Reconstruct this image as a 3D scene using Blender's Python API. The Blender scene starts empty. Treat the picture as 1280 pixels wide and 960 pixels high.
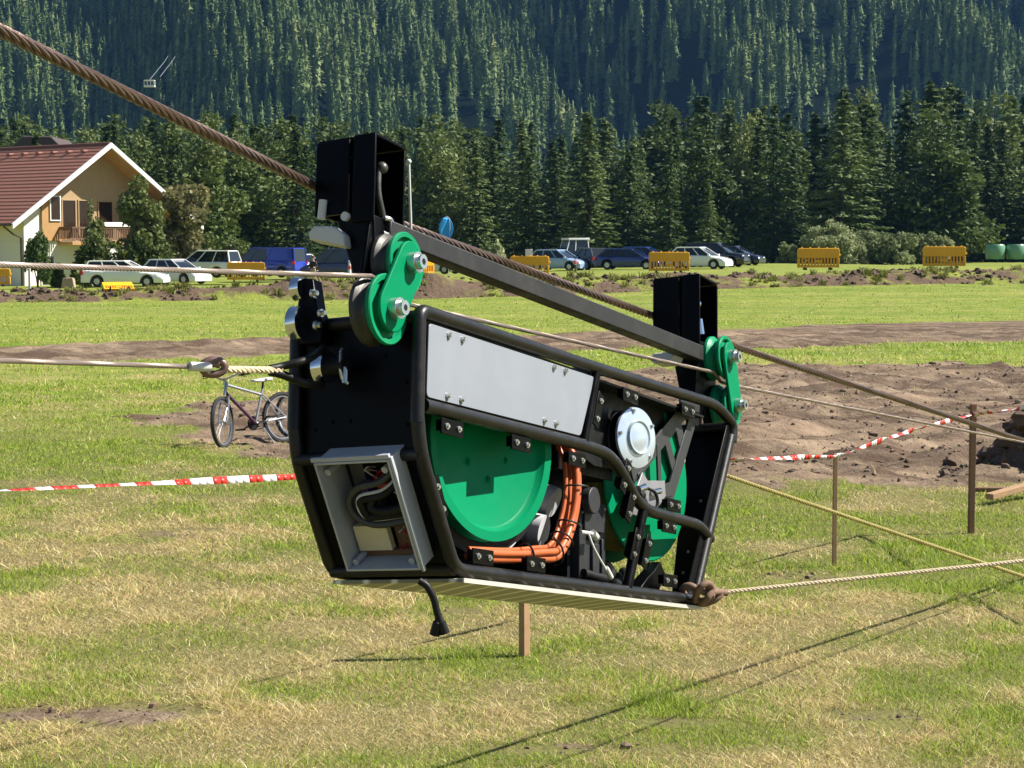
import bpy, bmesh, math, random
import numpy as np
from mathutils import Vector, Matrix, Quaternion

random.seed(7)
RNG = np.random.default_rng(11)
R = math.radians
scene = bpy.context.scene
COL = scene.collection

# ------------------------------------------------------------------ camera model
FPX, CX, CY, HOR = 2300.0, 640.0, 480.0, 300.0      # focal length and centre in photo pixels
CAM_Z = 2.5
TILT = math.atan((CY - HOR) / FPX)


def P(px, py, y):
    """World point seen at photo pixel (px, py) at distance y in front of the camera."""
    c, s = math.cos(TILT), math.sin(TILT)
    dx = (px - CX) / FPX
    dz = (CY - py) / FPX
    d = Vector((dx, c + s * dz, -s + c * dz))
    return Vector((0, 0, CAM_Z)) + d * (y / d.y)


cam_data = bpy.data.cameras.new("camera")
cam = bpy.data.objects.new("camera", cam_data)
COL.objects.link(cam)
cam.location = (0, 0, CAM_Z)
cam.rotation_euler = (math.pi / 2 - TILT, 0, 0)
cam_data.sensor_width = 36
cam_data.lens = 36 * FPX / 1280
cam_data.clip_start = 0.1
cam_data.clip_end = 6000
scene.camera = cam

# ------------------------------------------------------------------ noise (numpy)


def _hash(ix, iy, seed):
    h = (ix.astype(np.int64) * 374761393 + iy.astype(np.int64) * 668265263 + seed * 974711) & 0x7fffffff
    h = ((h ^ (h >> 13)) * 1274126177) & 0x7fffffff
    return ((h ^ (h >> 16)) & 0xffff) / 65535.0


def vnoise(x, y, seed=0):
    x = np.asarray(x, float); y = np.asarray(y, float)
    ix = np.floor(x); iy = np.floor(y)
    fx = x - ix; fy = y - iy
    fx = fx * fx * (3 - 2 * fx); fy = fy * fy * (3 - 2 * fy)
    a = _hash(ix, iy, seed); b = _hash(ix + 1, iy, seed)
    c = _hash(ix, iy + 1, seed); d = _hash(ix + 1, iy + 1, seed)
    return (a * (1 - fx) + b * fx) * (1 - fy) + (c * (1 - fx) + d * fx) * fy


def fbm(x, y, octs=4, seed=0):
    t = 0.0; amp = 0.5; tot = 0.0
    for o in range(octs):
        t = t + amp * vnoise(x * 2 ** o + 17.3 * o, y * 2 ** o - 9.1 * o, seed + o)
        tot += amp; amp *= 0.5
    return t / tot


def sstep(a, b, x):
    t = np.clip((np.asarray(x, float) - a) / (b - a), 0, 1)
    return t * t * (3 - 2 * t)


# ------------------------------------------------------------------ object helpers


def tag(o, label=None, cat=None, group=None, kind=None):
    if label: o["label"] = label
    if cat: o["category"] = cat
    if group: o["group"] = group
    if kind: o["kind"] = kind
    return o


def empty(name, loc=(0, 0, 0), rz=0.0):
    o = bpy.data.objects.new(name, None)
    COL.objects.link(o)
    o.location = loc
    o.rotation_euler = (0, 0, rz)
    o.empty_display_size = 0.1
    return o


def copy_tree(o, parent=None):
    c = o.copy()
    COL.objects.link(c)
    c.parent = parent
    for ch in [k for k in bpy.data.objects if k.parent == o]:
        copy_tree(ch, c)
    return c


class MB:
    """Collects geometry, then links it as one mesh object."""

    def __init__(self):
        self.v = []; self.f = []; self.sm = []; self.mi = []; self.marks = []

    def add(self, verts, faces, smooth=False, mi=0):
        b = len(self.v)
        self.v += [tuple(p) for p in verts]
        self.f += [tuple(i + b for i in f) for f in faces]
        self.sm += [smooth] * len(faces)
        self.mi += [mi] * len(faces)

    def box(self, lo, hi, M=None, mi=0):
        x0, y0, z0 = lo; x1, y1, z1 = hi
        vs = [Vector(p) for p in ((x0, y0, z0), (x1, y0, z0), (x1, y1, z0), (x0, y1, z0), (x0, y0, z1), (x1, y0, z1), (x1, y1, z1), (x0, y1, z1))]
        if M is not None: vs = [M @ p for p in vs]
        self.hexa(vs, mi)

    def hexa(self, vs, mi=0):
        self.add(vs, [(0, 3, 2, 1), (4, 5, 6, 7), (0, 1, 5, 4), (1, 2, 6, 5), (2, 3, 7, 6), (3, 0, 4, 7)], mi=mi)

    def cbox(self, c, s, M=None, mi=0):
        self.box([c[i] - s[i] / 2 for i in range(3)], [c[i] + s[i] / 2 for i in range(3)], M, mi)

    def prism(self, poly, d, axis="y", at=0.0, mi=0):
        """polygon of (a, b) pairs extruded by d along axis from `at`; for y: (x, z)."""
        def pt(a, b, h):
            return {"y": (a, h, b), "z": (a, b, h), "x": (h, a, b)}[axis]
        n = len(poly)
        vs = [pt(a, b, at) for a, b in poly] + [pt(a, b, at + d) for a, b in poly]
        fs = [tuple(range(n))[::-1], tuple(range(n, 2 * n))]
        fs += [(i, (i + 1) % n, (i + 1) % n + n, i + n) for i in range(n)]
        self.add(vs, fs, mi=mi)

    def tube(self, pts, r, n=10, cap=True, closed=False, mi=0):
        pts = [Vector(p) for p in pts]
        m = len(pts)
        rad = r if isinstance(r, (list, tuple)) else [r] * m
        vs = []; fs = []
        t0 = (pts[1] - pts[0]).normalized()
        ref = Vector((0, 0, 1)) if abs(t0.z) < 0.9 else Vector((1, 0, 0))
        nrm = t0.cross(ref).normalized()
        for i, p in enumerate(pts):
            if closed:
                t = (pts[(i + 1) % m] - pts[i - 1]).normalized()
            else:
                a = pts[max(i - 1, 0)]; b = pts[min(i + 1, m - 1)]
                t = (b - a).normalized()
            nrm = (nrm - t * nrm.dot(t))
            if nrm.length < 1e-6: nrm = t.orthogonal()
            nrm.normalize()
            bi = t.cross(nrm)
            for k in range(n):
                a_ = 2 * math.pi * k / n
                vs.append(p + (nrm * math.cos(a_) + bi * math.sin(a_)) * rad[i])
        rng = m if closed else m - 1
        for i in range(rng):
            j = (i + 1) % m
            for k in range(n):
                l = (k + 1) % n
                fs.append((i * n + k, i * n + l, j * n + l, j * n + k))
        self.add(vs, fs, True, mi)
        if cap and not closed:
            self.add([vs[k] for k in range(n)], [tuple(range(n))[::-1]], mi=mi)
            self.add([vs[(m - 1) * n + k] for k in range(n)], [tuple(range(n))], mi=mi)

    def lathe(self, prof, n=32, M=None, smooth=True, mi=0, a0=0.0, a1=2 * math.pi, close=False):
        """prof: (r, h) pairs; revolved about local +z, then M."""
        full = abs(a1 - a0 - 2 * math.pi) < 1e-6
        cols = n if full else n + 1
        vs = []
        for i in range(cols):
            a = a0 + (a1 - a0) * i / n
            for r, h in prof:
                p = Vector((r * math.cos(a), r * math.sin(a), h))
                vs.append(M @ p if M is not None else p)
        m = len(prof); fs = []
        for i in range(n):
            j = (i + 1) % cols
            for k in range(m - 1 if not close else m):
                l = (k + 1) % m
                if prof[k][0] < 1e-7 and prof[l][0] < 1e-7: continue
                if prof[k][0] < 1e-7: fs.append((i * m + k, j * m + l, i * m + l))
                elif prof[l][0] < 1e-7: fs.append((i * m + k, j * m + k, i * m + l))
                else: fs.append((i * m + k, j * m + k, j * m + l, i * m + l))
        self.add(vs, fs, smooth, mi)

    def cyl(self, p0, p1, r, n=16, mi=0):
        self.tube([p0, p1], r, n, True, mi=mi)

    def ball(self, c, r, sx=1, sy=1, sz=1, n=12, mi=0):
        prof = [(math.sin(math.pi * i / 8) * r, -math.cos(math.pi * i / 8) * r) for i in range(9)]
        prof[0] = (0, -r); prof[-1] = (0, r)
        self.lathe(prof, n, Matrix.Translation(c) @ Matrix.Diagonal((sx, sy, sz, 1)), mi=mi)

    def mark(self):
        """what follows is one more separate piece: build() gives each piece a mesh of its own"""
        self.marks.append((len(self.v), len(self.f)))

    def build(self, name, mats, parent=None, bevel=0.0, flip=True, seg=2):
        if len(self.marks) > 1:
            o = None
            ends = self.marks[1:] + [(len(self.v), len(self.f))]
            for (v0, f0), (v1, f1) in zip(self.marks, ends):
                m = MB()
                m.v = self.v[v0:v1]; m.f = [tuple(i - v0 for i in q) for q in self.f[f0:f1]]; m.sm = self.sm[f0:f1]; m.mi = self.mi[f0:f1]
                o = m.build(name, mats, parent, bevel, flip, seg)
            return o
        me = bpy.data.meshes.new(name)
        me.from_pydata(self.v, [], self.f)
        me.polygons.foreach_set("use_smooth", self.sm)
        for m in (mats if isinstance(mats, (list, tuple)) else [mats]): me.materials.append(m)
        me.polygons.foreach_set("material_index", self.mi)
        bm = bmesh.new(); bm.from_mesh(me)
        bmesh.ops.recalc_face_normals(bm, faces=bm.faces)
        bm.to_mesh(me); bm.free()
        me.set_sharp_from_angle(angle=R(38))
        o = bpy.data.objects.new(name, me)
        COL.objects.link(o)
        if parent: o.parent = parent
        if bevel > 0:
            b = o.modifiers.new("edge", "BEVEL"); b.width = bevel; b.segments = seg; b.limit_method = "ANGLE"; b.angle_limit = R(40)
        return o


def fillet(pts, r, n=5):
    """Round the corners of a polyline."""
    pts = [Vector(p) for p in pts]
    rr = r if isinstance(r, (list, tuple)) else [r] * len(pts)
    out = [pts[0]]
    for i in range(1, len(pts) - 1):
        a = pts[i - 1] - pts[i]; b = pts[i + 1] - pts[i]
        d = min(rr[i], a.length * 0.48, b.length * 0.48)
        p0 = pts[i] + a.normalized() * d; p1 = pts[i] + b.normalized() * d
        for k in range(n + 1):
            t = k / n
            out.append(p0 * (1 - t) ** 2 + pts[i] * (2 * t * (1 - t)) + p1 * t * t)
    out.append(pts[-1])
    return out


def spline(pts, n=8):
    pts = [Vector(p) for p in pts]
    ext = [pts[0] * 2 - pts[1]] + pts + [pts[-1] * 2 - pts[-2]]
    out = []
    for i in range(1, len(ext) - 2):
        a, b, c, d = ext[i - 1:i + 3]
        for k in range(n):
            t = k / n
            out.append(0.5 * ((2 * b) + (c - a) * t + (2 * a - 5 * b + 4 * c - d) * t * t + (3 * b - a - 3 * c + d) * t ** 3))
    out.append(pts[-1])
    return out


def strands(mb, pts, r, n_str, lay, seg_len, n=6, phase=0.0):
    """Twisted rope: n_str helical strands round the path."""
    pts = [Vector(p) for p in pts]
    path = [pts[0]]
    for a, b in zip(pts, pts[1:]):
        k = max(1, int((b - a).length / seg_len))
        path += [a.lerp(b, (i + 1) / k) for i in range(k)]
    L = 0.0
    frames = []
    nrm = None
    for i, p in enumerate(path):
        t = (path[min(i + 1, len(path) - 1)] - path[max(i - 1, 0)]).normalized()
        if nrm is None: nrm = t.cross(Vector((0, 0, 1))).normalized()
        nrm = (nrm - t * nrm.dot(t)).normalized()
        if i: L += (p - path[i - 1]).length
        frames.append((p, nrm.copy(), t.cross(nrm), L))
    sr = r * math.sin(math.pi / n_str) / (1 + math.sin(math.pi / n_str)) * 1.12
    for s in range(n_str):
        mb.tube([p + (u * math.cos(a) + v * math.sin(a)) * (r - sr) for p, u, v, l in frames for a in [phase + 2 * math.pi * (s / n_str + l / lay)]], sr, n)
    mb.tube([f[0] for f in frames], r - sr * 1.4, 6)


# ------------------------------------------------------------------ materials


class NT:
    def __init__(self, name):
        self.m = bpy.data.materials.new(name)
        self.m.use_nodes = True
        self.t = self.m.node_tree
        self.t.nodes.clear()
        self.out = self.t.nodes.new("ShaderNodeOutputMaterial")

    def n(self, typ, **kw):
        nd = self.t.nodes.new(typ)
        for k, v in kw.items():
            if k in nd.inputs.keys() if isinstance(k, str) else False:
                nd.inputs[k].default_value = v
            else:
                setattr(nd, k, v)
        return nd

    def l(self, a, b):
        self.t.links.new(a, b)

    def mix(self, fac, a, b, blend="MIX"):
        nd = self.t.nodes.new("ShaderNodeMix"); nd.data_type = "RGBA"; nd.blend_type = blend
        for s, val in ((nd.inputs[0], fac), (nd.inputs[6], a), (nd.inputs[7], b)):
            if hasattr(val, "links") or isinstance(val, bpy.types.NodeSocket): self.l(val, s)
            elif isinstance(val, (tuple, list)): s.default_value = (*val, 1) if len(val) == 3 else val
            else: s.default_value = val
        return nd.outputs[2]

    def math(self, op, a, b=None, clamp=False):
        nd = self.t.nodes.new("ShaderNodeMath"); nd.operation = op; nd.use_clamp = clamp
        for s, val in ((nd.inputs[0], a), (nd.inputs[1], b)):
            if val is None: continue
            if isinstance(val, bpy.types.NodeSocket): self.l(val, s)
            else: s.default_value = val
        return nd.outputs[0]

    def noise(self, scale, detail=4, vec=None, rough=0.55, dist=0.0):
        nd = self.t.nodes.new("ShaderNodeTexNoise")
        nd.inputs["Scale"].default_value = scale; nd.inputs["Detail"].default_value = detail
        nd.inputs["Roughness"].default_value = rough; nd.inputs["Distortion"].default_value = dist
        if vec is not None: self.l(vec, nd.inputs["Vector"])
        return nd.outputs[0]

    def ramp(self, fac, stops):
        nd = self.t.nodes.new("ShaderNodeValToRGB")
        el = nd.color_ramp.elements
        while len(el) < len(stops): el.new(0.5)
        for e, (p, c) in zip(el, stops):
            e.position = p; e.color = (*c, 1) if isinstance(c, tuple) else (c, c, c, 1)
        self.l(fac, nd.inputs[0])
        return nd.outputs[0]

    def coord(self, which="Object"):
        return self.t.nodes.new("ShaderNodeTexCoord").outputs[which]

    def bump(self, h, strength=0.3, dist=0.01):
        nd = self.t.nodes.new("ShaderNodeBump")
        nd.inputs["Strength"].default_value = strength; nd.inputs["Distance"].default_value = dist
        self.l(h, nd.inputs["Height"])
        return nd.outputs[0]

    def bsdf(self, color, rough=0.5, metal=0.0, normal=None, coat=0.0, spec=0.5):
        b = self.t.nodes.new("ShaderNodeBsdfPrincipled")
        for key, val in (("Base Color", color), ("Roughness", rough), ("Metallic", metal), ("Coat Weight", coat), ("Specular IOR Level", spec)):
            s = b.inputs[key]
            if isinstance(val, bpy.types.NodeSocket): self.l(val, s)
            elif isinstance(val, (tuple, list)): s.default_value = (*val, 1)
            else: s.default_value = val
        if normal is not None: self.l(normal, b.inputs["Normal"])
        return b

    def done(self, shader):
        self.l(shader, self.out.inputs["Surface"])
        return self.m


_mats = {}


def mat(name, col, rough=0.5, metal=0.0, var=0.12, scale=12.0, bump=0.0, bscale=60.0, coat=0.0, dirt=None, spec=0.5):
    """General procedural surface: base colour with soft variation, varied gloss, optional fine bump and dust."""
    if name in _mats: return _mats[name]
    t = NT(name)
    vec = t.coord("Object")
    n1 = t.noise(scale, 5, vec)
    c = t.mix(n1, tuple(x * (1 - var) for x in col), tuple(min(1, x * (1 + var)) for x in col))
    if dirt:
        n2 = t.noise(scale * 0.5, 6, vec, 0.7)
        f = t.ramp(n2, [(0.5, 0.0), (0.75, dirt[1])])
        c = t.mix(f, c, dirt[0])
    n3 = t.noise(scale * 2.3, 4, vec)
    rg = t.ramp(n3, [(0.3, max(0.02, rough * 0.8)), (0.7, min(1, rough * 1.2))])
    nm = t.bump(t.noise(bscale, 3, vec), bump, 0.004) if bump > 0 else None
    _mats[name] = t.done(t.bsdf(c, rg, metal, nm, coat, spec).outputs[0])
    return _mats[name]


def leaf_mat(name, cols, trans=0.25, rough=0.6, scale=0.35, fine=3.0):
    """Foliage: colour varies per tree, per clump and per spray; a share of the light passes through."""
    t = NT(name)
    vec = t.coord("Object")
    info = t.t.nodes.new("ShaderNodeObjectInfo").outputs["Random"]
    n1 = t.noise(scale, 3, vec); n2 = t.noise(fine, 3, vec)
    f = t.math("ADD", t.math("MULTIPLY", n1, 0.75), t.math("MULTIPLY", n2, 0.5))
    f = t.math("ADD", f, t.math("MULTIPLY", t.math("SUBTRACT", info, 0.5), 0.35))
    c = t.ramp(f, [(0.35, cols[0]), (0.6, cols[1]), (0.85, cols[2])])
    b = t.bsdf(c, rough, 0, None, 0, 0.3)
    tr = t.t.nodes.new("ShaderNodeBsdfTranslucent"); t.l(c, tr.inputs[0])
    mx = t.t.nodes.new("ShaderNodeMixShader"); mx.inputs[0].default_value = trans
    t.l(b.outputs[0], mx.inputs[1]); t.l(tr.outputs[0], mx.inputs[2])
    return t.done(mx.outputs[0])


BLACK = mat("black_powder_coat", (0.0016, 0.0016, 0.0024), 0.34, 0, 0.2, 9, 0.05, 220, coat=0.0, dirt=((0.007, 0.0065, 0.0055), 0.35), spec=0.10)
BLACKTUBE = mat("black_painted_tube", (0.008, 0.0075, 0.007), 0.40, 0, 0.25, 14, 0.08, 180, dirt=((0.05, 0.042, 0.034), 0.35), spec=0.4)
MATTEBLACK = mat("matte_black_plastic", (0.005, 0.005, 0.005), 0.55, 0, 0.2, 20, spec=0.3)
BEAMGREY = mat("dark_grey_beam_steel", (0.022, 0.021, 0.020), 0.5, 0.2, 0.3, 10, 0.08, 90, dirt=((0.075, 0.063, 0.054), 0.4))
PLATEGREY = mat("dark_grey_plate", (0.05, 0.052, 0.055), 0.42, 0.3, 0.15, 12)
GREEN = mat("green_paint", (0.0, 0.215, 0.088), 0.45, 0, 0.08, 10, 0.05, 120, spec=0.08, dirt=((0.004, 0.165, 0.068), 0.35))
GREENWHEEL = mat("green_wheel_paint", (0.001, 0.24, 0.10), 0.42, 0, 0.12, 16, 0.03, 120, spec=0.2, dirt=((0.10, 0.22, 0.13), 0.3))
SILVER = mat("grey_aluminium_sheet", (0.27, 0.292, 0.33), 0.45, 0.15, 0.08, 4, 0.04, 30, dirt=((0.33, 0.33, 0.33), 0.4))
ZINC = mat("zinc_bolt", (0.62, 0.63, 0.62), 0.3, 0.9, 0.1, 40)
CHROME = mat("chromed_steel", (0.75, 0.76, 0.78), 0.12, 1.0, 0.05, 30)
STEELWORN = mat("worn_groove_steel", (0.060, 0.058, 0.052), 0.45, 0.5, 0.45, 30, dirt=((0.16, 0.15, 0.13), 0.4))
ALUDISC = mat("turned_aluminium", (0.62, 0.71, 0.80), 0.24, 0.55, 0.10, 18)
GREYPLASTIC = mat("light_grey_plastic", (0.52, 0.53, 0.54), 0.5, 0, 0.06, 10)
ENCLOSURE = mat("grey_enclosure_plastic", (0.43, 0.445, 0.475), 0.45, 0, 0.06, 10, dirt=((0.20, 0.20, 0.20), 0.4))
CREAM = mat("cream_card", (0.62, 0.55, 0.36), 0.7, 0, 0.1, 30)
ORANGE = mat("orange_cable_jacket", (0.50, 0.115, 0.03), 0.42, 0, 0.12, 20)
YELLOWROPE = mat("yellow_synthetic_rope", (0.40, 0.335, 0.105), 0.75, 0, 0.25, 60, 0.3, 300)
TANROPE = mat("tan_synthetic_rope", (0.66, 0.54, 0.36), 0.8, 0, 0.2, 60, 0.3, 300)
KNOTBROWN = mat("brown_rope_end", (0.20, 0.12, 0.08), 0.8, 0, 0.25, 60, 0.3, 300)
STEELROPE = mat("rusty_steel_rope", (0.17, 0.115, 0.092), 0.34, 0.6, 0.45, 9, 0.2, 200, dirt=((0.05, 0.03, 0.025), 0.8))
HAULROPE = mat("pale_steel_rope", (0.36, 0.29, 0.245), 0.45, 0.4, 0.25, 14, 0.15, 200, dirt=((0.20, 0.14, 0.11), 0.6))
RED = mat("red_plastic", (0.45, 0.02, 0.02), 0.45)
PURPLE = mat("purple_plastic", (0.20, 0.06, 0.35), 0.45)
WHITEPLASTIC = mat("off_white_plastic", (0.62, 0.62, 0.58), 0.45, 0, 0.06, 10)
HOUSEPANE = mat("brown_dark_pane", (0.03, 0.018, 0.012), 0.12, 0, 0.1, 3, spec=0.35)
GLASSDARK = mat("dark_window_glass", (0.012, 0.015, 0.018), 0.06, 0, 0.1, 3, spec=0.8)
TYRE = mat("tyre_rubber", (0.018, 0.018, 0.018), 0.75, 0, 0.2, 20)
RIM = mat("silver_wheel_rim", (0.45, 0.46, 0.48), 0.3, 0.8, 0.1, 10)
HEADLAMP = mat("clear_lamp_glass", (0.75, 0.77, 0.80), 0.1, 0.4, 0.05, 10)
TAILLAMP = mat("red_lamp_glass", (0.40, 0.01, 0.01), 0.15, 0, 0.05, 10)
WOOD = mat("raw_wood", (0.36, 0.22, 0.115), 0.75, 0, 0.25, 8, 0.2, 90)
WOODDARK = mat("weathered_brown_wood", (0.16, 0.085, 0.045), 0.75, 0, 0.3, 8, 0.2, 90)
BARK = mat("bark", (0.07, 0.05, 0.035), 0.9, 0, 0.3, 5, 0.3, 20)
# ================================================================== SETTING: sky, sun, ground
SUN_AZ, SUN_EL = R(8.0), R(46.0)           # azimuth from +x towards +y
SUN_DIR = Vector((math.cos(SUN_EL) * math.cos(SUN_AZ), math.cos(SUN_EL) * math.sin(SUN_AZ), math.sin(SUN_EL)))
world = bpy.data.worlds.new("World")
scene.world = world
world.use_nodes = True
wt = world.node_tree
sky = wt.nodes.new("ShaderNodeTexSky")
sky.sky_type = "NISHITA"
sky.sun_disc = False
sky.sun_elevation = SUN_EL
sky.sun_rotation = math.atan2(SUN_DIR.x, SUN_DIR.y)
sky.altitude = 1100
bg = wt.nodes["Background"]
bg.inputs["Strength"].default_value = 0.052
wt.links.new(sky.outputs[0], bg.inputs["Color"])

sun_data = bpy.data.lights.new("sun", "SUN")
sun_data.energy = 5.0
sun_data.angle = R(0.5)
sun_data.color = (1.0, 0.945, 0.86)
sun = bpy.data.objects.new("sun", sun_data)
COL.objects.link(sun)
sun.rotation_euler = SUN_DIR.to_track_quat("Z", "Y").to_euler()
sun.location = (60, 10, 80)

scene.view_settings.view_transform = "Standard"
scene.view_settings.look = "None"
scene.view_settings.exposure = 1.0
scene.view_settings.gamma = 1
scene.view_settings.use_curve_mapping = False
cy = scene.cycles
cy.max_bounces = 6; cy.diffuse_bounces = 3; cy.glossy_bounces = 3; cy.transmission_bounces = 4; cy.volume_bounces = 0
cy.transparent_max_bounces = 4
cy.caustics_reflective = False; cy.caustics_refractive = False
cy.sample_clamp_indirect = 4
cy.use_adaptive_sampling = True
cy.adaptive_threshold = 0.02
cy.use_denoising = True
try:
    cy.denoiser = "OPENIMAGEDENOISE"
except Exception:
    pass


def bank_y(x):
    """Distance of the earth bank's crest line."""
    return 77.0 + (np.asarray(x, float) + 20) * 0.27


def terrain(x, y):
    x = np.asarray(x, float); y = np.asarray(y, float)
    side = sstep(-20, 16, x)
    far = -0.35 + 0.95 * side
    z = far * sstep(62, 98, y)
    z = z * (1 - 0.6 * sstep(110, 200, y))
    if np.any(y > 15):
        z = z + dirt_mask(x, y) * sstep(15, 19, y) * (1 - sstep(44, 60, y)) * (0.24 * (fbm(x * 1.1, y * 0.9, 3, 88) - 0.5) + 0.17 * (fbm(x * 3.6, y * 3.0, 3, 89) - 0.5) + 0.07 * np.sin((y * 0.8 - x * 0.55 + 0.6 * np.sin(x * 0.6)) * 5.0) * fbm(x * 0.5, y * 0.5, 2, 90))
    z = z + 0.06 * (fbm(x * 0.35, y * 0.35, 3, 3) - 0.5) + 0.25 * (fbm(x * 0.05, y * 0.05, 2, 9) - 0.5) * sstep(10, 40, y)
    return z


def poly_sd(x, y, poly):
    """Signed distance to a polygon, negative inside."""
    x = np.asarray(x, float); y = np.asarray(y, float)
    d = np.full(x.shape, 1e9); inside = np.zeros(x.shape, bool)
    n = len(poly)
    for i in range(n):
        ax, ay = poly[i]; bx, by = poly[(i + 1) % n]
        ex, ey = bx - ax, by - ay
        t = np.clip(((x - ax) * ex + (y - ay) * ey) / (ex * ex + ey * ey), 0, 1)
        d = np.minimum(d, np.hypot(x - ax - t * ex, y - ay - t * ey))
        cond = ((ay > y) != (by > y)) & (x < (bx - ax) * (y - ay) / (by - ay + 1e-12) + ax)
        inside ^= cond
    return np.where(inside, -d, d)


DIRT_POLY = [(-5.6, 26.2), (-4.2, 28.6), (-2.6, 30.5), (0.5, 31.0), (2.5, 35.0), (4.6, 36.2), (12, 36.6), (30, 37.0), (30, 18.2), (5.4, 18.6), (2.5, 18.3), (1.2, 20.0), (-1.9, 20.8), (-3.1, 21.4), (-4.3, 24.0)]
BARE = [(-2.15, 9.45, 0.75, 0.30, 0.75), (2.0, 9.5, 0.35, 0.2, 0.55), (-0.35, 12.3, 0.35, 0.2, 0.6), (0.8, 9.4, 0.4, 0.2, 0.5), (0.35, 8.9, 0.6, 0.15, 0.6), (2.2, 13.6, 0.5, 0.3, 0.45), (-2.9, 15.5, 0.6, 0.4, 0.5)]
STRAW = [(-2.6, 13.0, 1.0, 0.55, 0.5), (-1.3, 10.6, 1.3, 0.5, 0.35), (-0.2, 11.6, 1.2, 0.5, 0.35), (0.9, 12.6, 1.1, 0.6, 0.25), (1.4, 10.4, 0.6, 0.35, 0.3)]


def dirt_mask(x, y):
    x = np.asarray(x, float); y = np.asarray(y, float)
    wob = (fbm(x * 0.9, y * 0.9, 3, 21) - 0.5) * 2.0
    a = 1 - sstep(-0.9, 0.7, poly_sd(x, y, DIRT_POLY) + wob)
    yc = 44.4 + 0.47 * x
    hw = 3.9 + 2.2 * sstep(-6, 12, x)
    wob2 = (fbm(x * 0.3, y * 0.3, 3, 5) - 0.5) * 4.0
    b = 1 - sstep(hw - 1.3, hw + 0.5, np.abs(y - yc) + wob2)
    m = np.maximum(a, b * 0.97)
    for cx_, cy_, rx, ry, st in BARE:
        q = np.hypot((x - cx_) / rx, (y - cy_) / ry) + (fbm(x * 3, y * 3, 3, 31) - 0.5) * 1.2
        m = np.maximum(m, st * (1 - sstep(0.3, 1.2, q)))
    # gravel road and car park behind the bank
    yb = bank_y(x)
    road = sstep(yb + 0.6, yb + 1.6, y) * (1 - sstep(yb + 6.0, yb + 7.2, y)) * sstep(-8, 2, x)
    return np.maximum(m, road * 0.9)


def dry_mask(x, y):
    """How straw-coloured the turf is: dry, mown and trampled near the camera, fresh beyond."""
    x = np.asarray(x, float); y = np.asarray(y, float)
    n = fbm(x * 0.55, y * 0.75, 4, 55)
    near = 0.29 * (1 - sstep(12.0, 20, y)) + 0.14 * (1 - sstep(30, 55, y))
    for cx_, cy_, rx, ry, st in STRAW:
        near = near + st * (1 - sstep(0.2, 1.3, np.hypot((x - cx_) / rx, (y - cy_) / ry) + (fbm(x * 2, y * 2, 3, 37) - 0.5)))
    return np.clip(near + (n - 0.5) * 2.3 * (0.35 + 0.65 * (1 - sstep(18, 45, y))), 0, 1)


def sheet(name, xs, ys, zf, mats, attrs=()):
    X, Y = np.meshgrid(xs, ys)
    Z = zf(X, Y)
    nx, ny = len(xs), len(ys)
    me = bpy.data.meshes.new(name)
    co = np.stack([X, Y, Z], -1).reshape(-1, 3)
    idx = np.arange(nx * ny).reshape(ny, nx)
    q = np.stack([idx[:-1, :-1], idx[:-1, 1:], idx[1:, 1:], idx[1:, :-1]], -1).reshape(-1, 4)
    fill_mesh(me, co, q)
    me.materials.append(mats)
    for nm, fn in attrs:
        a = me.attributes.new(nm, "FLOAT", "POINT")
        a.data.foreach_set("value", fn(X, Y).reshape(-1).astype(np.float32))
    o = bpy.data.objects.new(name, me)
    COL.objects.link(o)
    return o


def fill_mesh(me, co, faces, smooth=True):
    """faces: (n, k) array, all with k corners."""
    n, k = faces.shape
    me.vertices.add(len(co)); me.vertices.foreach_set("co", np.asarray(co, np.float32).reshape(-1))
    me.loops.add(n * k); me.loops.foreach_set("vertex_index", faces.reshape(-1).astype(np.int32))
    me.polygons.add(n)
    me.polygons.foreach_set("loop_start", (np.arange(n) * k).astype(np.int32))
    me.polygons.foreach_set("loop_total", np.full(n, k, np.int32))
    me.polygons.foreach_set("use_smooth", np.full(n, smooth))
    me.update(calc_edges=True)


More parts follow.
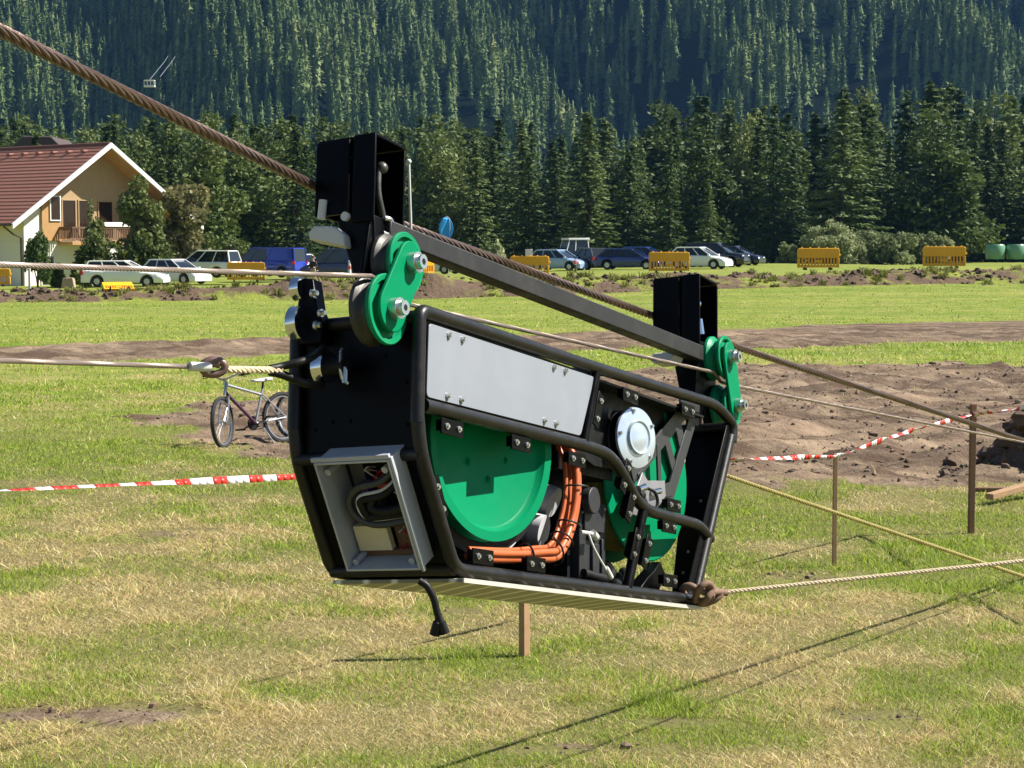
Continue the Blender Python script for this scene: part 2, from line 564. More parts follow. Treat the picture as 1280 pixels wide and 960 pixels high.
def ground_material():
    t = NT("meadow_ground")
    vec = t.coord("Object")
    dirt = t.n("ShaderNodeAttribute", attribute_name="dirt").outputs["Fac"]
    dry = t.n("ShaderNodeAttribute", attribute_name="dry").outputs["Fac"]
    big = t.noise(0.06, 4, vec); mid = t.noise(1.3, 5, vec, 0.65); fine = t.noise(14, 5, vec, 0.7)
    mp = t.n("ShaderNodeMapping"); mp.inputs["Scale"].default_value = (0.12, 0.9, 1); t.l(vec, mp.inputs[0])
    streak = t.noise(1.0, 5, mp.outputs[0], 0.6)
    green = t.mix(big, (0.15, 0.22, 0.024), (0.235, 0.265, 0.038))
    green = t.mix(t.ramp(streak, [(0.38, 0.0), (0.62, 0.75)]), green, (0.29, 0.28, 0.075))
    mp2 = t.n("ShaderNodeMapping"); mp2.inputs["Scale"].default_value = (0.05, 0.32, 1); t.l(vec, mp2.inputs[0])
    green = t.mix(t.ramp(t.noise(1.0, 6, mp2.outputs[0], 0.65), [(0.46, 0.0), (0.62, 0.6)]), green, (0.095, 0.165, 0.02))
    green = t.mix(t.ramp(mid, [(0.3, 0.5), (0.55, 0.0)]), green, (0.09, 0.16, 0.016))
    sp2 = t.n("ShaderNodeMapping"); sp2.inputs["Scale"].default_value = (0.7, 3.0, 1); t.l(vec, sp2.inputs[0])
    speck = t.noise(1.0, 6, sp2.outputs[0], 0.75)
    green = t.mix(t.ramp(speck, [(0.40, 0.55), (0.50, 0.0)]), green, (0.11, 0.165, 0.02))
    green = t.mix(t.ramp(speck, [(0.52, 0.0), (0.66, 0.6)]), green, (0.33, 0.36, 0.09))
    straw = t.mix(mid, (0.27, 0.21, 0.085), (0.42, 0.34, 0.16))
    straw = t.mix(t.ramp(fine, [(0.25, 0.7), (0.55, 0.0)]), straw, (0.11, 0.085, 0.04))
    f = t.math("ADD", dry, t.math("MULTIPLY", t.math("SUBTRACT", mid, 0.5), 1.1), True)
    turf = t.mix(f, green, straw)
    th = t.n("ShaderNodeAttribute", attribute_name="thatch").outputs["Fac"]
    thatch = t.mix(fine, (0.035, 0.036, 0.011), (0.22, 0.19, 0.08))
    turf = t.mix(t.math("MULTIPLY", th, 0.72), turf, thatch)
    soil_a = t.mix(mid, (0.165, 0.120, 0.080), (0.34, 0.258, 0.178))
    soil = t.mix(t.ramp(t.noise(4.0, 6, vec, 0.7), [(0.36, 0.8), (0.56, 0.0)]), soil_a, (0.085, 0.056, 0.038))
    mp3 = t.n("ShaderNodeMapping"); mp3.inputs["Scale"].default_value = (0.35, 1.1, 1); t.l(vec, mp3.inputs[0])
    soil = t.mix(t.ramp(t.noise(1.0, 7, mp3.outputs[0], 0.72), [(0.42, 0.0), (0.56, 0.9)]), soil, (0.085, 0.055, 0.037))
    soil = t.mix(t.ramp(streak, [(0.5, 0.0), (0.72, 0.6)]), soil, (0.40, 0.29, 0.195))
    df = t.math("ADD", dirt, t.math("MULTIPLY", t.math("SUBTRACT", t.noise(2.2, 6, vec, 0.7), 0.5), 1.1))
    c = t.mix(t.ramp(df, [(0.42, 0.0), (0.58, 1.0)]), turf, soil)
    h = t.math("ADD", t.math("MULTIPLY", mid, 0.5), t.math("MULTIPLY", fine, 0.35))
    return t.done(t.bsdf(c, 0.95, 0, t.bump(h, 0.9, 0.12), 0, 0.15).outputs[0])


GROUND_MAT = ground_material()
xs = np.concatenate([-14 - np.geomspace(1, 480, 34)[::-1], np.arange(-14, 16.01, 0.14), 16 + np.geomspace(1, 480, 34)])
ys = np.concatenate([np.linspace(-60, 6, 10), np.arange(6.5, 17, 0.25), np.arange(17, 38, 0.11), np.arange(38, 50, 0.3), np.arange(50, 120, 1.0), 120 + np.geomspace(1, 640, 36)])
ground = sheet("ground", xs, ys, terrain, GROUND_MAT, (("dirt", dirt_mask), ("dry", dry_mask), ("thatch", lambda x, y: 1 - sstep(18, 34, y))))
tag(ground, "mown meadow with dry turf and bare churned soil tracks", None, None, "structure")


# ------------------------------------------------------------------ turf blades
def grass_material():
    t = NT("turf_blades")
    a = t.n("ShaderNodeAttribute", attribute_name="tint")
    b = t.bsdf(a.outputs["Color"], 0.55, 0, None, 0, 0.35)
    tr = t.t.nodes.new("ShaderNodeBsdfTranslucent"); t.l(a.outputs["Color"], tr.inputs[0])
    mx = t.t.nodes.new("ShaderNodeMixShader"); mx.inputs[0].default_value = 0.42
    t.l(b.outputs[0], mx.inputs[1]); t.l(tr.outputs[0], mx.inputs[2])
    return t.done(mx.outputs[0])


def make_grass():
    pts = []
    # density falls with distance: blades per square metre
    for y0, y1, dens in ((7.6, 10, 15000), (10, 13, 10500), (13, 17, 6000), (17, 23, 2400), (23, 32, 800), (32, 44, 240), (44, 60, 90), (60, 90, 34)):
        xm = 0.30 * y1 + 1.2
        n = int(2 * xm * (y1 - y0) * dens)
        p = np.stack([RNG.uniform(-xm, xm, n), RNG.uniform(y0, y1, n)], 1)
        pts.append(p)
    p = np.concatenate(pts)
    x, y = p[:, 0], p[:, 1]
    d = dirt_mask(x, y) + (fbm(x * 2.2, y * 2.2, 4, 77) - 0.5) * 0.9
    tuft = fbm(x * 2.6, y * 2.6, 3, 91)
    keep = RNG.random(len(x)) < np.clip(1.25 - 1.9 * sstep(0.25, 0.62, d), 0.015, 1) * np.clip(0.25 + 1.3 * tuft, 0.55, 1)
    x, y, tuft = x[keep], y[keep], tuft[keep]
    n = len(x)
    z = terrain(x, y)
    dry = dry_mask(x, y)
    is_dry = RNG.random(n) < np.clip(dry * 1.15 + (fbm(x * 2.3, y * 2.3, 4, 13) - 0.5) * 2.0, 0.04, 0.95)
    far = sstep(16, 40, y)
    h = RNG.gamma(3.0, 1.0, n) / 3.0 * (0.019 + 0.075 * np.clip(tuft - 0.45, 0, 1)) * (1 + 0.9 * far - 0.7 * sstep(40, 60, y))
    h = np.where(is_dry, h * 0.8, h)
    w = (0.0010 + 0.0013 * RNG.random(n)) * (1 + 2.6 * far + 0.6 * sstep(9, 16, y) + 4 * sstep(40, 75, y))
    lay = np.where(is_dry, RNG.uniform(1.2, 4.5, n), RNG.uniform(0.3, 1.8, n))     # lean / height
    L = np.where(is_dry, RNG.uniform(1.0, 2.2, n), 1.0) * h
    az = RNG.uniform(0, 2 * np.pi, n)
    dx, dy = np.cos(az), np.sin(az)
    wa = RNG.uniform(0, 2 * np.pi, n)
    wx, wy = np.cos(wa) * w, np.sin(wa) * w
    hz = L / np.sqrt(1 + lay ** 2); hl = hz * lay
    base = np.stack([x, y, z - 0.004], 1)
    midp = base + np.stack([dx * hl * 0.35, dy * hl * 0.35, hz * 0.62], 1)
    tip = base + np.stack([dx * hl, dy * hl, hz + 0.004], 1)
    W = np.stack([wx, wy, np.zeros(n)], 1)
    co = np.stack([base - W, base + W, midp + W * 0.8, midp - W * 0.8, tip + W * 0.18, tip - W * 0.18], 1).reshape(-1, 3)
    o = (np.arange(n) * 6)[:, None]
    f = np.concatenate([o + np.array([[0, 1, 2, 3]]), o + np.array([[3, 2, 4, 5]])])
    me = bpy.data.meshes.new("grass")
    fill_mesh(me, co, f)
    r = RNG.random((n, 1)); s = RNG.random((n, 1)); k = RNG.random((n, 1))
    g = np.array([0.22, 0.35, 0.03]) * (1 - r) + np.array([0.44, 0.50, 0.07]) * r
    deep = np.array([0.075, 0.16, 0.015])
    g = np.where(k < 0.16, deep, g)
    st = np.array([0.80, 0.67, 0.34]) * (1 - s) + np.array([0.42, 0.31, 0.13]) * s
    st = np.where(k > 0.95, np.array([0.90, 0.82, 0.56]), st)
    c = np.where(is_dry[:, None], st, g) * (0.55 + 1.0 * RNG.random((n, 1)))
    c = np.repeat(np.concatenate([c, np.ones((n, 1))], 1), 6, axis=0)
    at = me.attributes.new("tint", "FLOAT_COLOR", "POINT")
    at.data.foreach_set("color", c.astype(np.float32).reshape(-1))
    me.materials.append(grass_material())
    ob = bpy.data.objects.new("grass", me)
    COL.objects.link(ob)
    tag(ob, "short dry turf of green blades and straw clippings", None, None, "stuff")
    print("grass blades", n)


make_grass()


# ------------------------------------------------------------------ loose soil crumbs on the bare ground
def clod_mesh(n, pos, rad, name, mats, seed=3, div=1):
    """many irregular lumps in one mesh"""
    rg = np.random.default_rng(seed)
    bm = bmesh.new(); bmesh.ops.create_icosphere(bm, subdivisions=div, radius=1.0)
    base = np.array([tuple(q.co) for q in bm.verts]); tri = np.array([[q.index for q in fc.verts] for fc in bm.faces]); bm.free()
    nv = len(base)
    jit = rg.uniform(0.62, 1.2, (n, nv, 1))
    rot = rg.uniform(0, 2 * np.pi, n)
    c, s = np.cos(rot), np.sin(rot)
    v = base[None] * jit + rg.uniform(-0.14, 0.14, (n, nv, 3)); v = v * rg.uniform(0.55, 1.25, (n, 1, 3))
    vx = v[..., 0] * c[:, None] - v[..., 1] * s[:, None]
    vy = v[..., 0] * s[:, None] + v[..., 1] * c[:, None]
    v = np.stack([vx, vy, v[..., 2] * 0.75], -1) * rad[:, None, None] + pos[:, None, :]
    f = (tri[None] + (np.arange(n) * nv)[:, None, None]).reshape(-1, 3)
    me = bpy.data.meshes.new(name)
    fill_mesh(me, v.reshape(-1, 3), f, False)
    me.materials.append(mats)
    o = bpy.data.objects.new(name, me)
    COL.objects.link(o)
    return o


SOIL = mat("dark_soil", (0.14, 0.095, 0.065), 0.95, 0, 0.5, 1.6, 0.5, 9, dirt=((0.27, 0.19, 0.13), 0.7))
DARKSOIL = mat("fresh_dark_soil", (0.090, 0.057, 0.036), 0.95, 0, 0.5, 1.6, 0.5, 9, dirt=((0.16, 0.108, 0.070), 0.7))
n = 26000
x = RNG.uniform(-7, 13, n); y = RNG.uniform(17.5, 38, n)
k = (dirt_mask(x, y) + (fbm(x * 1.2, y * 1.2, 3, 8) - 0.5) > 0.55) & (np.abs(x) < 0.31 * y) & (RNG.random(n) < 0.25 + 0.9 * fbm(x * 0.8, y * 0.8, 2, 18))
x, y = x[k], y[k]
rad = RNG.gamma(0.9, 0.010, len(x)) + 0.004
tag(clod_mesh(len(x), np.stack([x, y, terrain(x, y) + rad * 0.2], 1), rad, "soil_crumbs", SOIL), "loose crumbs of soil on the bare ground", None, None, "stuff")


n = 9000
x = RNG.uniform(-4.5, 4.5, n); y = RNG.uniform(8.4, 17, n)
k = (dirt_mask(x, y) + (fbm(x * 3, y * 3, 3, 8) - 0.5) * 0.7 > 0.42)
x, y = x[k], y[k]
rad = RNG.gamma(1.4, 0.006, len(x)) + 0.003
tag(clod_mesh(len(x), np.stack([x, y, terrain(x, y) + rad * 0.2], 1), rad, "near_soil_crumbs", SOIL, 6), "small crumbs of soil in the bare spots of the near turf", None, None, "stuff")


# ------------------------------------------------------------------ earth bank along the edge of the car park
def bank_profile(X, T):
    h = 0.34 + 0.18 * sstep(-16, -9, X) + 0.35 * np.exp(-((X + 4.5) / 5.0) ** 2)
    lump = fbm(X * 0.55, T * 0.8 + 5, 4, 61)
    wid = 2.1 + 0.9 * (fbm(X * 0.3, X * 0 + 2, 2, 19) - 0.5)
    e = np.exp(-(T / wid) ** 4)
    z = h * e * (0.30 + 1.35 * lump) + 0.22 * e * (fbm(X * 2.2, T * 2.2, 3, 71) - 0.5)
    return z - 0.12 * (1 - e)


def bank_material():
    t = NT("earth_bank")
    vec = t.coord("Object")
    g = t.n("ShaderNodeNewGeometry")
    sep = t.n("ShaderNodeSeparateXYZ"); t.l(g.outputs["True Normal"], sep.inputs[0])
    n1 = t.noise(0.55, 4, vec, 0.6); n2 = t.noise(4, 5, vec, 0.7)
    soil = t.mix(n2, (0.06, 0.041, 0.03), (0.20, 0.14, 0.095))
    gr = t.mix(n2, (0.13, 0.20, 0.024), (0.30, 0.30, 0.07))
    f = t.math("MULTIPLY", t.ramp(n1, [(0.50, 0.0), (0.62, 1.0)]), t.ramp(sep.outputs[2], [(0.3, 0.0), (0.75, 1.0)]))
    c = t.mix(f, soil, gr)
    return t.done(t.bsdf(c, 0.95, 0, t.bump(n2, 0.8, 0.15), 0, 0.1).outputs[0])


bx = np.arange(-46, 62, 0.22); bt = np.linspace(-3.2, 3.2, 30)
X, T = np.meshgrid(bx, bt)
Yb = bank_y(X) + T
Zb = terrain(X, Yb) + bank_profile(X, T)
me = bpy.data.meshes.new("earth_bank")
ii = np.arange(X.size).reshape(X.shape)
fill_mesh(me, np.stack([X, Yb, Zb], -1).reshape(-1, 3), np.stack([ii[:-1, :-1], ii[:-1, 1:], ii[1:, 1:], ii[1:, :-1]], -1).reshape(-1, 4))
me.materials.append(bank_material())
bank = bpy.data.objects.new("earth_bank", me); COL.objects.link(bank)
tag(bank, "long low bank of dug earth between meadow and car park", "bank", None, "structure")


def ground_z(x, y):
    return float(terrain(np.array([x]), np.array([y]))[0])


def bank_top(x, y=None):
    yb = float(bank_y(x))
    return ground_z(x, yb) + float(bank_profile(np.array([x]), np.array([0.0 if y is None else y - yb]))[0])


# lumps and tufts on the bank
n = 2600
x = RNG.uniform(-30, 34, n); tt = RNG.normal(-0.6, 1.1, n)
y = bank_y(x) + tt
z = terrain(x, y) + bank_profile(x, tt)
rad = RNG.gamma(1.8, 0.055, n) + 0.03
k = fbm(x * 0.5, y * 0.5, 2, 33) > 0.42
tag(clod_mesh(k.sum(), np.stack([x, y, z], 1)[k], rad[k] * 0.62, "soil_clods", DARKSOIL, 9, 2), "lumps of dark soil strewn over the earth bank", None, None, "stuff")


def tuft_mesh(x, y, z, h, name, mats, spread=0.25, per=26, seed=5, wid=0.02):
    rg = np.random.default_rng(seed)
    n = len(x) * per
    bx = np.repeat(x, per) + rg.normal(0, spread, n) * np.repeat(h, per)
    by = np.repeat(y, per) + rg.normal(0, spread, n) * np.repeat(h, per)
    bz = np.repeat(z, per)
    hh = np.repeat(h, per) * rg.uniform(0.4, 1.0, n)
    az = rg.uniform(0, 2 * np.pi, n); ln = rg.uniform(0.2, 0.9, n) * hh
    w = wid * rg.uniform(0.6, 1.4, n); wa = rg.uniform(0, 2 * np.pi, n)
    base = np.stack([bx, by, bz - 0.03], 1); tip = base + np.stack([np.cos(az) * ln, np.sin(az) * ln, hh], 1)
    mid = (base + tip) / 2 + np.stack([np.zeros(n), np.zeros(n), hh * 0.15], 1)
    W = np.stack([np.cos(wa) * w, np.sin(wa) * w, np.zeros(n)], 1)
    co = np.stack([base - W, base + W, mid + W, mid - W, tip + W * 0.2, tip - W * 0.2], 1).reshape(-1, 3)
    o = (np.arange(n) * 6)[:, None]
    f = np.concatenate([o + np.array([[0, 1, 2, 3]]), o + np.array([[3, 2, 4, 5]])])
    me = bpy.data.meshes.new(name)
    fill_mesh(me, co, f)
    me.materials.append(mats)
    ob = bpy.data.objects.new(name, me)
    COL.objects.link(ob)
    return ob


TUFT = leaf_mat("bank_grass", ((0.07, 0.11, 0.015), (0.16, 0.19, 0.03), (0.28, 0.27, 0.08)), 0.3, scale=0.5, fine=4)
n = 900
x = RNG.uniform(-30, 34, n); tt = RNG.normal(-0.7, 1.2, n)
y = bank_y(x) + tt
k = fbm(x * 0.4, y * 0.4, 3, 47) > 0.5
x, y, tt = x[k], y[k], tt[k]
tag(tuft_mesh(x, y, terrain(x, y) + bank_profile(x, tt), RNG.uniform(0.12, 0.36, len(x)), "bank_grass", TUFT), "tufts of rough grass growing over the earth bank", None, None, "stuff")

# ------------------------------------------------------------------ mountainside
HILL_Y0 = 690.0


def hill_z(x, y):
    x = np.asarray(x, float); y = np.asarray(y, float)
    rid = 22 * np.sin(x * 0.026 + y * 0.012 + 0.6) + 10 * np.sin(x * 0.061 - 1.1 + y * 0.02) + 22 * (fbm(x * 0.012, y * 0.012, 3, 101) - 0.5)
    d = y - HILL_Y0
    return 0.58 * np.maximum(d, 0) + rid * sstep(0, 90, d) - 1.0


HILLFLOOR = mat("forest_floor", (0.006, 0.009, 0.006), 1.0, 0, 0.4, 0.05, spec=0.0)
mountain = sheet("mountain", np.arange(-480, 481, 8.0), np.arange(HILL_Y0 - 10, 1030, 8.0), hill_z, HILLFLOOR)
tag(mountain, "steep mountainside covered with spruce forest", None, None, "structure")
# ================================================================== VEGETATION
SPRUCE = leaf_mat("spruce_needles", ((0.016, 0.036, 0.010), (0.066, 0.112, 0.030), (0.165, 0.215, 0.070)), 0.22, 0.65, 0.30, 1.6)
PINE = leaf_mat("pine_needles", ((0.030, 0.055, 0.014), (0.092, 0.135, 0.034), (0.20, 0.235, 0.075)), 0.25, 0.65, 0.30, 1.6)
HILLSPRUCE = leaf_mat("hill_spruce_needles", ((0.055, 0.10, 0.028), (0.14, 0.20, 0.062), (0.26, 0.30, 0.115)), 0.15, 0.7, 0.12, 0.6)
WILLOW = leaf_mat("willow_leaves", ((0.13, 0.17, 0.065), (0.30, 0.335, 0.16), (0.46, 0.49, 0.28)), 0.4, 0.6, 0.5, 2.5)
SHRUBGREEN = leaf_mat("garden_leaves", ((0.028, 0.052, 0.012), (0.085, 0.12, 0.028), (0.18, 0.205, 0.055)), 0.3, 0.6, 0.6, 2.5)
GARDENOLIVE = leaf_mat("olive_green_leaves", ((0.045, 0.07, 0.018), (0.13, 0.165, 0.048), (0.26, 0.285, 0.105)), 0.3, 0.6, 0.6, 2.5)
SHRUBBROWN = leaf_mat("reddish_leaves", ((0.09, 0.10, 0.035), (0.26, 0.235, 0.10), (0.46, 0.33, 0.21)), 0.3, 0.6, 0.35, 2.0)


def cards(c, u, v):
    """quads centred at c with half-vectors u and v -> (n*4, 3)"""
    return np.stack([c - u - v * 0.55, c + u * 0.2 - v, c + u + v * 0.25, c - u * 0.3 + v], 1).reshape(-1, 3)


def spruce_cards(rg, H, rad, whorls, per, step, cl, cw, dens=3, low=0.05, power=0.8):
    cs, us, vs = [], [], []
    gap = rg.uniform(0, 2 * np.pi)
    for i in range(whorls):
        h = low + (1 - low) * (i / whorls) ** 0.92
        r0 = rad * (1 - h) ** power * rg.uniform(0.85, 1.1) + 0.012 * H * 0.3
        nb = max(4, int(per * (1 - 0.45 * h)))
        a0 = rg.uniform(0, 6.28)
        for b in range(nb):
            a = a0 + 2 * np.pi * b / nb + rg.normal(0, 0.22)
            r = r0 * rg.uniform(0.62, 1.18) * (1 + 0.13 * math.cos(a - gap))
            m = max(2, int(r / step))
            s = np.linspace(0.28, 1.0, m)
            dirv = np.array([math.cos(a), math.sin(a)])
            z = h * H - (0.10 + 0.30 * (1 - h)) * r * s + 0.10 * r * s ** 3 + rg.normal(0, 0.012 * H)
            for _ in range(dens):
                j = rg.normal(0, 1, (m, 3)) * np.array([0.22, 0.22, 0.13]) * cl * 1.4
                c = np.stack([dirv[0] * r * s, dirv[1] * r * s, z], 1) + j
                tw = rg.normal(0, 0.55, m)
                dx = np.cos(a + tw); dy = np.sin(a + tw)
                sl = rg.uniform(-0.75, 0.15, m)
                ln = cl * rg.uniform(0.6, 1.25, m)
                u = np.stack([dx, dy, sl], 1) / np.sqrt(1 + sl ** 2)[:, None] * ln[:, None]
                roll = rg.normal(0, 0.7, m)
                side = np.stack([-dy, dx, np.zeros(m)], 1); up = np.stack([np.zeros(m), np.zeros(m), np.ones(m)], 1)
                v = (side * np.cos(roll)[:, None] + up * np.sin(roll)[:, None]) * (cw * rg.uniform(0.6, 1.3, m))[:, None]
                cs.append(c); us.append(u); vs.append(v)
    n = 10
    t = np.linspace(0.93, 1.02, n) * H
    a = rg.uniform(0, 6.28, n)
    cs.append(np.stack([0 * t, 0 * t, t], 1)); us.append(np.stack([np.cos(a) * 0.03 * cl, np.sin(a) * 0.03 * cl, np.full(n, cl * 0.7)], 1)); vs.append(np.stack([-np.sin(a), np.cos(a), 0 * a], 1) * cw * 0.35)
    return cards(np.concatenate(cs), np.concatenate(us), np.concatenate(vs))


def lobe_cards(rg, lobes, n, size, flat=0.0):
    """leaf cards through a set of ellipsoid lobes (cx, cy, cz, rx, ry, rz)"""
    lobes = np.array(lobes, float)
    wgt = lobes[:, 3] * lobes[:, 4] * lobes[:, 5]
    k = rg.choice(len(lobes), n, p=wgt / wgt.sum())
    d = rg.normal(0, 1, (n, 3)); d /= np.linalg.norm(d, axis=1)[:, None]
    rr = rg.uniform(0.35, 1.0, n) ** 0.45 * (1 + rg.normal(0, 0.07, n))
    c = lobes[k, :3] + d * rr[:, None] * lobes[k, 3:]
    c[:, 2] = np.maximum(c[:, 2], 0.03)
    a = rg.normal(0, 1, (n, 3)) + d * 0.6 + np.array([0, 0, flat]); a /= np.linalg.norm(a, axis=1)[:, None]
    b = np.cross(a, rg.normal(0, 1, (n, 3))); b /= np.linalg.norm(b, axis=1)[:, None]
    s = size * rg.uniform(0.55, 1.3, n)
    return cards(c, a * s[:, None], b * s[:, None] * 0.6)


def card_mesh(name, v, m):
    me = bpy.data.meshes.new(name)
    fill_mesh(me, v, np.arange(len(v)).reshape(-1, 4), False)
    me.materials.append(m)
    return me


def trunk_mesh(H, r, name="trunk", lean=0.0):
    mb = MB()
    mb.tube([(lean * t, 0, H * t) for t in (0, 0.1, 0.3, 0.6, 0.97)], [r * 1.25, r, r * 0.8, r * 0.45, r * 0.08], 8)
    o = mb.build(name, BARK)
    me = o.data
    bpy.data.objects.remove(o)
    return me


def tree_from(name, crown_me, trunk_me, loc, s, rz, label, group, cat="tree", sxy=None):
    root = empty(name, loc, rz)
    k = sxy if sxy else s
    root.scale = (k, k, s)
    for nm, me in (("crown", crown_me), ("trunk", trunk_me)):
        o = bpy.data.objects.new(nm, me); COL.objects.link(o); o.parent = root
    tag(root, label, cat, group)
    return root


NV = 6
FRONT_V = []
for i in range(NV):
    rg = np.random.default_rng(100 + i)
    v = spruce_cards(rg, 18.0, (3.5, 4.1, 3.1, 4.5, 3.8, 3.3)[i], 40, 9, 0.50, 0.33, 0.125, 5, 0.03, (0.88, 1.0, 0.82, 0.95, 0.8, 1.05)[i])
    FRONT_V.append((card_mesh("spruce_crown", v, SPRUCE), trunk_mesh(17, 0.22)))
PINE_V = []
for i in range(3):
    rg = np.random.default_rng(200 + i)
    lob = [(rg.normal(0, 0.9), rg.normal(0, 0.9), z, rr * rg.uniform(0.7, 1.1), rr * rg.uniform(0.7, 1.1), rr * 0.75) for z, rr in zip(np.linspace(2.5, 15.6, 22), np.linspace(3.0, 0.9, 22))]
    PINE_V.append((card_mesh("pine_crown", lobe_cards(rg, lob, 9000, 0.25, 0.2), PINE), trunk_mesh(15.5, 0.22)))

TOPS = [(-120, 146), (0, 148), (60, 150), (100, 172), (130, 146), (200, 140), (300, 146), (400, 142), (470, 158), (560, 146), (600, 156), (640, 150), (700, 168), (740, 142), (785, 172), (830, 134), (880, 124), (940, 130), (1000, 152), (1050, 116), (1095, 116), (1140, 116), (1160, 103), (1200, 110), (1240, 124), (1275, 114), (1400, 112)]


def top_y(px):
    return float(np.interp(px, [t[0] for t in TOPS], [t[1] for t in TOPS]))


def place_spruce(px, ytop, depth, label, group, pine=False):
    x = (px - CX) / FPX * depth
    z0 = ground_z(x, depth) - 0.25
    h = P(px, ytop, depth).z - z0
    crown, trunk = random.choice(PINE_V if pine else FRONT_V)
    s = h / (16.3 if pine else 18.2)
    return tree_from("pine_tree" if pine else "spruce_tree", crown, trunk, (x, depth, z0), s, random.uniform(0, 6.28), label, group, sxy=s * random.uniform(0.9, 1.55))


FOREST_GROUP = "spruces standing along the forest edge behind the field"
rr_ = random.Random(5)
rows = [(182, 56, 22, 16, "front"), (199, 46, 14, 12, "second"), (216, 38, 4, 9, "third"), (236, 34, 0, 8, "back")]
for depth, sp, down, jit, which in rows:
    px = -110
    while px < 1400:
        p_ = px + rr_.uniform(-9, 9)
        d_ = depth + rr_.uniform(-6, 6) - (26 if p_ < 420 else 0) * (1 if which != "back" else 0.5)
        pine = rr_.random() < (0.5 if p_ < 620 else 0.12)
        lab = "%s in the %s row of the forest edge behind the meadow" % ("rounded lighter green pine" if pine else "dark green spruce", which)
        place_spruce(p_, top_y(p_) + down * rr_.uniform(0.0, 2.0) + rr_.uniform(-jit, jit), d_, lab, (FOREST_GROUP + ", %s row" % which) if not pine else "pines among the forest edge, %s row" % which, pine)
        px += sp * rr_.uniform(0.8, 1.2)
# the trees that stand out at the edge itself
place_spruce(885, 222, 170, "small young spruce standing alone before the tall forest edge", None)
place_spruce(1050, 118, 176, "tall broad dark spruce behind the pale willow bushes", None)
place_spruce(965, 130, 177, "tall slim spruce left of the pale willow bushes", None)

# ------------------------------------------------------------------ forest on the mountainside


def tier_cards(rg, H, rad, tiers, nb):
    """distant spruce: a closed ragged crown of drooping tiers with loose sprays on it, as quads"""
    rings = []
    for i in range(tiers):
        f = i / tiers
        r0 = (rad * (1 - f) ** 0.85 + 0.12) * rg.uniform(0.88, 1.1) * 0.74
        z0 = H * (0.05 + 0.93 * f)
        gap = H * 0.93 / tiers
        aj = rg.uniform(0, 6.28)
        for rr, zz in ((1.0, z0 - 0.25 * gap), (0.62, z0 + 0.75 * gap)):
            an = 2 * np.pi * np.arange(nb) / nb + aj * 0.15
            k = rr * r0 * (rg.uniform(0.68, 1.22, nb) if rr == 1.0 else rg.uniform(0.85, 1.1, nb))
            rings.append(np.stack([k * np.cos(an), k * np.sin(an), zz - (0.22 * (k - r0) if rr == 1.0 else 0) + rg.normal(0, 0.12 * gap, nb)], 1))
    rings.append(np.stack([np.zeros(nb), np.zeros(nb), np.full(nb, H * 1.01)], 1) + rg.normal(0, 0.03, (nb, 3)))
    q = []
    for lo, hi in zip(rings[:-1], rings[1:]):
        for k in range(nb):
            l = (k + 1) % nb
            q += [lo[k], lo[l], hi[l], hi[k]]
    n = 210
    zz = rg.uniform(0.03, 0.93, n) * H
    rr = rad * (1 - zz / H) ** 0.85 * rg.uniform(0.62, 1.12, n) + 0.15
    an = rg.uniform(0, 6.28, n)
    cc = np.stack([rr * np.cos(an), rr * np.sin(an), zz], 1)
    u = np.stack([np.cos(an), np.sin(an), rg.uniform(-0.55, 0.15, n)], 1) * rg.uniform(0.45, 0.85, (n, 1))
    v = np.stack([-np.sin(an), np.cos(an), rg.normal(0, 0.4, n)], 1) * 0.34
    return np.concatenate([np.array(q), cards(cc, u, v)])


HILL_V = []
for i in range(5):
    rg = np.random.default_rng(300 + i)
    HILL_V.append(tier_cards(rg, 23.0, (3.4, 2.9, 3.8, 3.1, 2.5)[i], 9, 9))

rg = np.random.default_rng(42)
n = 14500
hx = rg.uniform(-330, 330, n); hy = rg.uniform(702, 1010, n)
clump = fbm(hx * 0.020 + 3, hy * 0.020, 3, 201)
keep = (rg.random(n) < np.clip((clump - 0.38) * 4.5, 0.14, 1.0) * 0.9) & (np.abs(hx) < 0.30 * hy + 35)
hx, hy = hx[keep], hy[keep]
hz = hill_z(hx, hy) - 0.5
hs = 0.88 * rg.uniform(0.6, 1.25, len(hx)) * (0.85 + 0.6 * fbm(hx * 0.03, hy * 0.03, 2, 77))
hr = rg.uniform(0, 6.28, len(hx))
hv = rg.integers(0, 5, len(hx))
print("hill trees", len(hx))
# which ones show best: in the frame, low on the slope and tall
pxx = CX + hx / hy * FPX; pyy = HOR - (hz + 23 * hs - CAM_Z) / hy * FPX
vis = (pxx > 0) & (pxx < 1280) & (pyy > -5) & (pyy < np.array([top_y(p) for p in pxx]) - 12)
free = np.ones(len(hx))
order = np.argsort(-(hs * vis))
one = order[:130]
many = np.setdiff1d(np.arange(len(hx)), one)
HILL_ME = [(card_mesh("hill_crown", v, HILLSPRUCE), trunk_mesh(20, 0.25)) for v in HILL_V]
for k in one:
    crown, trunk = HILL_ME[hv[k]]
    tree_from("spruce_tree", crown, trunk, (hx[k], hy[k], hz[k]), hs[k], hr[k], "tall spruce standing out of the forest on the mountainside", "tall spruces on the mountainside")
vs = []
for k in range(5):
    sel = many[hv[many] == k]
    v = HILL_V[k]
    c, s = np.cos(hr[sel])[:, None], np.sin(hr[sel])[:, None]
    X = (v[None, :, 0] * c - v[None, :, 1] * s) * hs[sel][:, None] + hx[sel][:, None]
    Y = (v[None, :, 0] * s + v[None, :, 1] * c) * hs[sel][:, None] + hy[sel][:, None]
    Z = v[None, :, 2] * hs[sel][:, None] + hz[sel][:, None]
    vs.append(np.stack([X, Y, Z], -1).reshape(-1, 3))
fo = bpy.data.objects.new("hillside_forest", card_mesh("hillside_forest", np.concatenate(vs), HILLSPRUCE))
COL.objects.link(fo)
